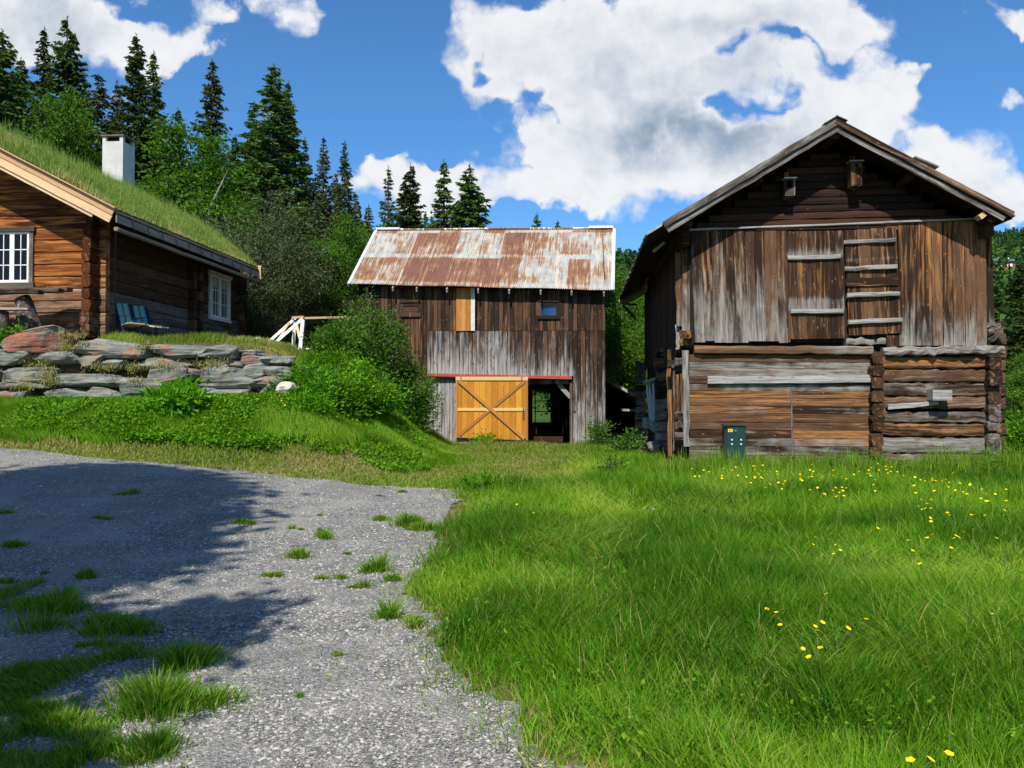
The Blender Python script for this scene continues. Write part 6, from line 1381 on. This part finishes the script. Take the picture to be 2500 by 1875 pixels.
# small broad leaves low in the meadow and rough herbs along the storehouse
X, Y = sample(7500, 3.6, 17.6, .3); kp = (gravel_d(X, Y) < -.25) & (X > -1) & (vnoise(X, Y, .8, 61) > .5) & (Y < 17.5); X, Y = X[kp], Y[kp]; per = 9; m_ = len(X); q_ = m_*per
Pw = np.stack([np.repeat(X, per)+rng.normal(0, .06, q_), np.repeat(Y, per)+rng.normal(0, .06, q_), np.repeat(g(X, Y), per)+.03+.15*rng.random(q_)], -1)
V, T, lc = kites(Pw, .03*rng.uniform(.5, 1.5, q_), .022*rng.uniform(.6, 1.3, q_), rng.random(q_), up=1.3); parts = [(V, T, lc)]
n = 1100; u = rng.uniform(-.5, 7.6, n); v = rng.uniform(-1.1, -.12, n); Wp = np.array([SF.world(a, b, 0) for a, b in zip(u, v)]); hh = .16+.42*rng.random(n)*vnoise(u, v, 1.3, 3); per = 16; q_ = n*per
Pw = np.stack([np.repeat(Wp[:, 0], per)+rng.normal(0, .035, q_), np.repeat(Wp[:, 1], per)+rng.normal(0, .035, q_), np.repeat(g(Wp[:, 0], Wp[:, 1]), per)+np.repeat(hh, per)*np.tile(np.linspace(.2, 1.15, per), n)], -1)
V, T, lc = kites(Pw, .07*rng.uniform(.5, 1.5, q_), .022*rng.uniform(.6, 1.3, q_), .6*rng.random(q_), up=.4, extra=.15*rng.random(q_)); parts.append((V, T, lc))
V, T, lc = join(parts)
tag(npmesh('meadow_herbs', V, [T], M['weed'], attrs={'lc': ('FLOAT_COLOR', lc)}), 'small herbs among the meadow grass and nettles along the storehouse wall', 'herbs', kind='stuff')
n = 9000; u = rng.uniform(-.9, 7.8, n); v = rng.uniform(-1.8, -.1, n); Wp = np.array([SF.world(a, b, 0) for a, b in zip(u, v)])
tag(grass_obj('tall_grass', [blades(Wp[:, 0], Wp[:, 1], g(Wp[:, 0], Wp[:, 1])-.01, (.38+.55*rng.random(n))*vnoise(u, v, 1.5, 7)+.15*(rng.random(n) < .1), .011+.006*rng.random(n), rng.random(n)*6.28, .08+.25*rng.random(n), rng.random(n), .25*rng.random(n))], M['grass']), 'tall seeding grass along the front wall of the storehouse', 'grass', kind='stuff')
n = 420; X, Y = sample(n, 3.2, 16, 0); kp = (gravel_d(X, Y) < -.3) & (X > -.6); X, Y = X[kp], Y[kp]; n = len(X)
tag(grass_obj('seed_stalks', [blades(X, Y, g(X, Y), .4+.22*rng.random(n), (.0025+.0005*Y), rng.random(n)*6.28, .2+.6*rng.random(n), .6+.4*rng.random(n), .2+.4*rng.random(n))], M['grass']), 'thin pale flowering grass stalks standing above the meadow', 'grass', kind='stuff')
# tufts on the gravel: each a thing
def tuft(px, py, wpx, hpx, lbl, dryf=.15, dark=False, nb_=None):
    x, y = ground_hit(px, py); w_ = wpx/F*y/2; h_ = hpx/F*y*(1.15 if hpx < 75 else .6); n = nb_ or int(np.clip(900*w_*w_*9+160, 120, 3200)); a = rng.random(n)*6.283; rr_ = np.abs(rng.normal(0, .55, n)); ns_ = max(2, int(w_*9)); sc0 = rng.normal(0, .45, (ns_, 2)); ki = rng.integers(0, ns_, n); X = (np.cos(a)*rr_*.62+sc0[ki, 0])*w_; Y = (np.sin(a)*rr_*.55+sc0[ki, 1]*.8)*w_; rr_ = np.clip(np.hypot(X, Y)/w_, 0, 1.2)
    V, Q, T, lc = blades(X, Y, g(x+X, y+Y)-g1(x, y)-.0, h_*(.3+.8*rng.random(n)**1.3)*(1-.5*rr_)*(.6+.4*rng.random(ns_)[ki]+.15), .004+.0006*y+.002*rng.random(n), a+rng.normal(0, .5, n), .25+.55*rr_*rng.random(n)+.15, rng.random(n)*.8, np.where(rng.random(n) < dryf, .4+.6*rng.random(n), .05))
    o = npmesh('grass_tuft', V, [Q, T], M['grass'], None, {'lc': ('FLOAT_COLOR', lc)}, True); o.location = (x, y, g1(x, y)+.012); tag(o, lbl, 'grass tuft', 'grass tufts on the gravel')
for a in [(592, 1283, 55, 26, 'grass tuft alone just right of the big tree shadow'), (783, 1315, 72, 34, 'round dark green grass tuft in the sunlit gravel'), (737, 1364, 90, 30, 'wide flat grass tuft left of the round dark one'), (702, 1415, 72, 36, 'yellowish grass tuft nearest the shadow tip'), (812, 1420, 62, 28, 'small tuft right of the yellowish one'),
          (935, 1400, 95, 62, 'large tuft with long blades beside the meadow edge'), (888, 1440, 60, 26, 'yellow green tuft below the long bladed one'), (955, 1425, 70, 30, 'tuft joined to the lower right of the long bladed one'), (985, 1285, 110, 40, 'broad tuft patch nearest the barn side of the gravel'), (1040, 1300, 90, 42, 'tuft patch touching the meadow below the broad one'), (930, 1275, 70, 20, 'thin pale grass left of the broad patch'),
          (955, 1510, 90, 70, 'seeding tuft at the bend of the meadow edge'), (1020, 1530, 100, 40, 'dry tuft right of the seeding one'), (848, 1358, 32, 10, 'tiny flat green tuft in the middle of the gravel'), (720, 1295, 40, 12, 'faint tuft left above the round dark one'), (781, 1262, 24, 8, 'tiny tuft farthest up the gravel'), (930, 1215, 30, 8, 'tiny tuft close to the lawn strip'), (985, 1205, 40, 10, 'small green patch below the lawn edge'),
          (320, 1208, 60, 14, 'dark tuft in the upper part of the shadow'), (240, 1272, 60, 16, 'low tuft in the middle of the shadow'), (20, 1335, 80, 32, 'tuft at the left edge inside the shadow'), (10, 1257, 50, 14, 'small tuft at the left edge high in the shadow'), (207, 1415, 76, 34, 'round tuft in the shadow above the clumps'), (15, 1430, 60, 24, 'small tuft at the left edge above the long clump'), (110, 1405, 34, 10, 'tiny tuft left of the round one in shadow'),
          (734, 1708, 30, 16, 'single little leafy sprig on the near gravel'), (832, 1602, 50, 14, 'sparse dry tuft on the near gravel'), (90, 1500, 280, 100, 'long dark grass clump at the left edge in shadow'), (150, 1475, 150, 110, 'upright dark clump behind the long one'), (240, 1540, 200, 100, 'dark clump left of the shaded mound'), (290, 1560, 190, 110, 'shaded mound of grass above the big clump'), (212, 1585, 60, 20, 'small bright tuft between the shaded clumps'),
          (430, 1650, 240, 190, 'top of the big sunlit grass clump in the lower left'), (370, 1750, 330, 200, 'dense middle of the big grass clump, half in shade'), (440, 1740, 210, 170, 'right side of the big grass clump touching sunlit gravel'), (400, 1850, 260, 150, 'bright spiky tuft at the bottom of the big clump'), (230, 1760, 300, 120, 'shaded grass left of the big clump'), (300, 1710, 220, 130, 'shaded upper left of the big clump'), (110, 1790, 260, 110, 'low shaded grass toward the lower left'), (50, 1870, 260, 110, 'grass in the bottom left corner'), (220, 1860, 260, 110, 'sparse grass at the bottom left of the spiky tuft'), (290, 1880, 120, 50, 'yellow tuft cut by the bottom edge')]:
    tuft(*a[:4], a[4], .3 if 'yellow' in a[4] or 'dry' in a[4] else .12)
# thin ragged grass creeping over the gravel between the tufts
n = 60000; px = rng.uniform(-150, 460, n); py = rng.uniform(1430, 1930, n); dd_ = np.array([ray(a, b) for a, b in zip(px, py)]); k_ = -EYE/dd_[:, 2]; X = dd_[:, 0]*k_; Y = dd_[:, 1]*k_
mk = vnoise(X, Y, 1.5, 71)*.6+vnoise(X, Y, 4.2, 72)*.4+.12*ss(py, 1500, 1750)-.25*ss(px, 330, 450)*(py < 1600); kp = mk > .68+.12*rng.random(n); X, Y = X[kp], Y[kp]; n = len(X)
p1 = blades(X, Y, g(X, Y)+.012, (.03+.1*vnoise(X, Y, 2.4, 73))*(.4+rng.random(n)), .0045+.003*rng.random(n), 6.28*vnoise(X, Y, 2, 74)+rng.random(n)*2, .45+.5*rng.random(n), rng.random(n)*.8, np.where(rng.random(n) < .2, .6, .05))
n = 14000; X, Y = sample(n, 4, 15, 0); gd = gravel_d(X, Y); mk = vnoise(X, Y, 1.1, 75)*.5+vnoise(X, Y, 5.5, 76)*.5+.25*ss(.9-gd, 0, .8); kp = (gd > 0) & (mk > .70); X, Y = X[kp], Y[kp]; n = len(X)
p2 = blades(X, Y, g(X, Y)+.01, .02+.05*rng.random(n), .005+.0006*Y, rng.random(n)*6.28, .4+.5*rng.random(n), rng.random(n), np.where(rng.random(n) < .3, .7, .05))
tag(grass_obj('creeping_grass', [p1, p2], M['grass']), 'thin ragged grass creeping over the lower left gravel', 'grass', kind='stuff')
# flowers
def flower_mesh(nm, col, r_):
    c = MB(); V = [(0, 0, 0)]; f_ = []
    for k in range(10): a = k*.6283; q = r_*(1 if k % 2 else .78); V.append((q*math.cos(a), q*math.sin(a), r_*.35))
    for k in range(10): f_.append((0, 1+k, 1+(k+1) % 10))
    c.poly(V, f_); o = c.build(nm, col, None); me = o.data; bpy.data.objects.remove(o); return me
M['petal'] = plain('glossy_yellow_petals', rgb(.88, .62, .005), .3, .04, 9, .0); M['bluepetal'] = plain('pale_blue_petals', rgb(.5, .5, .75), .5, .05, 5, 0.); M['mauve'] = plain('mauve_petals', rgb(.42, .25, .5), .6, .1, 5, 0.)
M['stem'] = plain('flower_stem', rgb(.07, .16, .02), .6, .1, 5, 0.)
fy, fb, fm = flower_mesh('buttercup', M['petal'], .016), flower_mesh('bluebell', M['bluepetal'], .012), flower_mesh('geranium', M['mauve'], .022)
c = MB(); c.tube([(0, 0, -.34), (.012, .004, -.17), (0, 0, 0)], .0022, k=4, caps=False); o = c.build('stem', M['stem'], None); stemme = o.data; bpy.data.objects.remove(o)
def flower(me, nm, px, py, hgt, lbl, grp, sc_=1., par=True, z=None):
    x, y = ground_hit(px, py); 
    # stands hgt above the ground where the line of sight is hgt up
    d = ray(px, py); k = (hgt+g1(x, y)*.0+0-EYE)/d[2] if d[2] < -.001 else 14; k = min(max(k, 2.), 25) ; x, y = d[0]*k, d[1]*k; k = (hgt+g1(x, y)-EYE)/d[2]; x, y = d[0]*k, d[1]*k
    o = bpy.data.objects.new(nm, me); C.objects.link(o); o.location = (x, y, g1(x, y)+hgt); o.rotation_euler = (rng.uniform(.1, .7), rng.uniform(-.4, .4), rng.random()*6.28); s_ = sc_*rng.uniform(.85, 1.2); o.scale = (s_,)*3
    tag(o, lbl, 'flower', grp)
    if par and y < 8:
        s2 = bpy.data.objects.new('stem', stemme); C.objects.link(s2); s2.parent = o
FT = 'small yellow buttercup among many in the meadow before the storehouse'
fp = []
def clus(cx, cy, sx, sy, n_):
    for k in range(n_): fp.append((rng.normal(cx, sx), rng.normal(cy, sy)))
clus(1720, 1155, 30, 12, 24); clus(1850, 1155, 28, 14, 26); clus(1990, 1165, 26, 12, 14); clus(2040, 1198, 30, 6, 16); clus(2150, 1150, 28, 8, 22); clus(2320, 1185, 34, 12, 34); clus(2400, 1200, 40, 12, 22); clus(2260, 1225, 20, 12, 14); clus(2300, 1262, 30, 10, 12); clus(1930, 1175, 60, 14, 22); clus(2100, 1170, 90, 20, 26); clus(2300, 1310, 90, 30, 16); clus(1905, 1145, 150, 14, 14); clus(2440, 1290, 40, 30, 6)
kk = 0
for px, py in fp:
    if 1600 < px < 2560 and 1115 < py < 1400: flower(fy, 'buttercup', px, py, .33+.05*rng.random(), FT, 'buttercups before the storehouse', 1.2); kk += 1
NEARF = [(1990, 1312), (1985, 1330), (2040, 1331), (2051, 1344), (2035, 1353), (1872, 1488), (1895, 1496), (1916, 1488), (1905, 1527), (2018, 1451), (1990, 1530), (1995, 1541), (1996, 1556), (2008, 1521), (2041, 1546), (2070, 1535), (2003, 1583), (2115, 1513), (2423, 1500), (2418, 1511), (2454, 1496), (1960, 1585), (1975, 1605), (1160, 1307), (1303, 1253), (1328, 1252), (1262, 1232), (2202, 1307), (2240, 1312), (2228, 1345), (2265, 1313)]
for px, py in NEARF: flower(fy, 'buttercup', px, py, .27, 'single yellow buttercup scattered in the middle of the meadow', 'scattered buttercups in mid meadow', 1.05)
for (px, py), lb in zip(((2223, 1858), (2271, 1856), (2317, 1842)), ('yellow buttercup at the bottom edge, leftmost of three', 'yellow buttercup at the bottom edge, middle one of three', 'yellow buttercup at the bottom edge, rightmost and highest of three')): flower(fy, 'buttercup', px, py, .3, lb, 'three buttercups at the bottom edge', 1.1)
for px, py in ((1583, 1242), (1592, 1270), (1581, 1275), (1604, 1285), (1645, 1289), (1595, 1243)): flower(fb, 'pale_blue_flower', px, py, .25, 'tiny pale blue flower left of the meadow middle', 'pale blue flowers', 1.)
def bankflower(me, nm, px, py, lbl, grp, s_=1.6):
    x, y = ground_hit(px, py+22); o = bpy.data.objects.new(nm, me); C.objects.link(o); o.location = (x, y-.1, g1(x, y)+.33); o.rotation_euler = (rng.uniform(.5, 1), 0, rng.random()*6); o.scale = (s_,)*3; tag(o, lbl, 'flower', grp)
for px, py in ((635, 967), (645, 972), (655, 975), (650, 962), (640, 960), (678, 990), (685, 996), (660, 969)): bankflower(fm, 'mauve_flower', px, py, 'mauve flower in the weeds at the foot of the wall', 'mauve flowers by the wall')
for px, py in ((690, 993), (695, 1002), (700, 995), (718, 1008), (715, 1012), (672, 1040), (682, 1037), (698, 1005)): bankflower(fy, 'buttercup', px, py, 'yellow buttercup on the bank below the pale boulder', 'buttercups on the bank')

# ================================================================ wooded hillsides and the far house
def fartrees(n, sampler, hmin, hmax, pc=.55):
    X, Y = sampler(n); kq = ~((np.abs(X-202)+.6*np.abs(Y-300) < 50) | ((np.abs(X/Y-.6165) < .035) & (Y > 200) & (Y < 330))); X, Y = X[kq], Y[kq]; n = len(X); Z = g(X, Y); r = rng; parts = []; 
    con = r.random(n) < pc; h = r.uniform(hmin, hmax, n)
    for kind in (True, False):
        m_ = con == kind; x, y, z, hh = X[m_], Y[m_], Z[m_], h[m_]; k = len(x); per = 70 if kind else 60
        if not k: continue
        q = r.random((k, per)); a = r.random((k, per))*6.283
        if kind: rad = (1-q)*.17*hh[:, None]*np.sqrt(r.random((k, per))); zz_ = q*hh[:, None]
        else:
            zz_ = (.12+.72*q)*hh[:, None]*.8; rad = .26*hh[:, None]*np.sqrt(np.clip(1-((q-.45)/.56)**2, 0, 1))*np.sqrt(r.random((k, per)))
        Pc = np.stack([x[:, None]+np.cos(a)*rad, y[:, None]+np.sin(a)*rad, z[:, None]+zz_], -1).reshape(-1, 3)
        sz = (.09 if kind else .10)*np.repeat(hh, per)*r.uniform(.5, 1.3, k*per); tone = np.repeat(r.random(k), per)
        V, T, lc = kites(Pc, sz*(1.2 if kind else 1), sz*.7, np.clip(.45*r.random(k*per)+.55*tone, 0, 1), up=.4, extra=(np.zeros(k*per) if kind else np.ones(k*per)))
        parts.append((V, T, lc))
    return join(parts)
def hill(pxa, pxb, ya, yb):
    def f_(n):
        Y = (ya**2+rng.random(n)*(yb**2-ya**2))**.5; px = rng.uniform(pxa, pxb, n); return (px-1250)/F*Y, Y
    return f_
M['far'] = leafmat('hillside_leaves', [rgb(.018, .05, .014), rgb(.035, .085, .02), rgb(.065, .13, .03), rgb(.11, .22, .04)], .2, 0, .7)
pts = [fartrees(3200, hill(1440, 1700, 75, 575), 6, 13), fartrees(3400, hill(2360, 2700, 80, 575), 6, 13, .5), fartrees(900, hill(1700, 2360, 480, 575), 8, 14), fartrees(900, hill(500, 1440, 90, 320), 5, 8, .3), fartrees(500, hill(2360, 2700, 45, 90), 5, 9, .3)]
V, T, lc = join(pts)
tag(npmesh('hillside_forest', V, [T], M['far'], attrs={'lc': ('FLOAT_COLOR', lc)}), 'distant mixed forest covering the hillsides beyond the farm', 'forest', kind='stuff')
hp = P(2452, 618, 330); fh = empty('red_house', (hp.x, hp.y, g1(hp.x, hp.y)+.4)); tag(fh, 'long red house with a pale roof far up on the right hillside', 'house'); fh.rotation_euler = (0, 0, .1)
c = MB(); c.box((-6.5, 0, -3), (6.3, 7, 3.2)); 
mr = plain('red_house_paint', rgb(.28, .1, .07), .8, .15, 1, .1); c.build('wall', mr, fh)
c = MB(); c.board((-7, -.8, 3.1), (7, -.8, 3.1), (0, 0, .1), (0, .2, 0), seg=2); c.poly([(-7, -.9, 3.2), (7, -.9, 3.2), (6.6, 3.5, 4.6), (-6.6, 3.5, 4.6), (-7, 8, 3.2), (7, 8, 3.2)], [(0, 1, 2, 3), (3, 2, 5, 4)]); rf_ = c.build('roof', M['galv'], fh)
for x in (-3.5, 0, 4.2): c = MB(); c.box((x-.25, 3, 4.2), (x+.25, 3.6, 5.1)); c.build('chimney', M['white'], rf_)
for x in (-5, -3.2, -1.2, 1, 3): c = MB(); c.box((x-.5, -.06, .9), (x+.5, 0.02, 2.0)); c.build('window', M['white'], fh)
# glade round the far house
# ================================================================ trees behind the camera, known by their shadow on the gravel
SH = [deciduous('shade_a', 19, 7.2, [(0, 0, .7, .44, .44, .2), (.25, .1, .6, .25, .25, .1), (-.25, .1, .62, .25, .25, .1), (0, .2, .84, .22, .22, .08), (.2, -.2, .76, .22, .22, .1), (-.1, -.2, .56, .25, .25, .08)], 46000, .36, 51, 'birch')]
for x, y, h, k, wd_, lb in SHADE:
    tree_inst(SH[0], 'shade_tree', x, y, 0, h, wd_, lb, 'tree', 'trees behind the viewer that shade the gravel', 1.3*k)
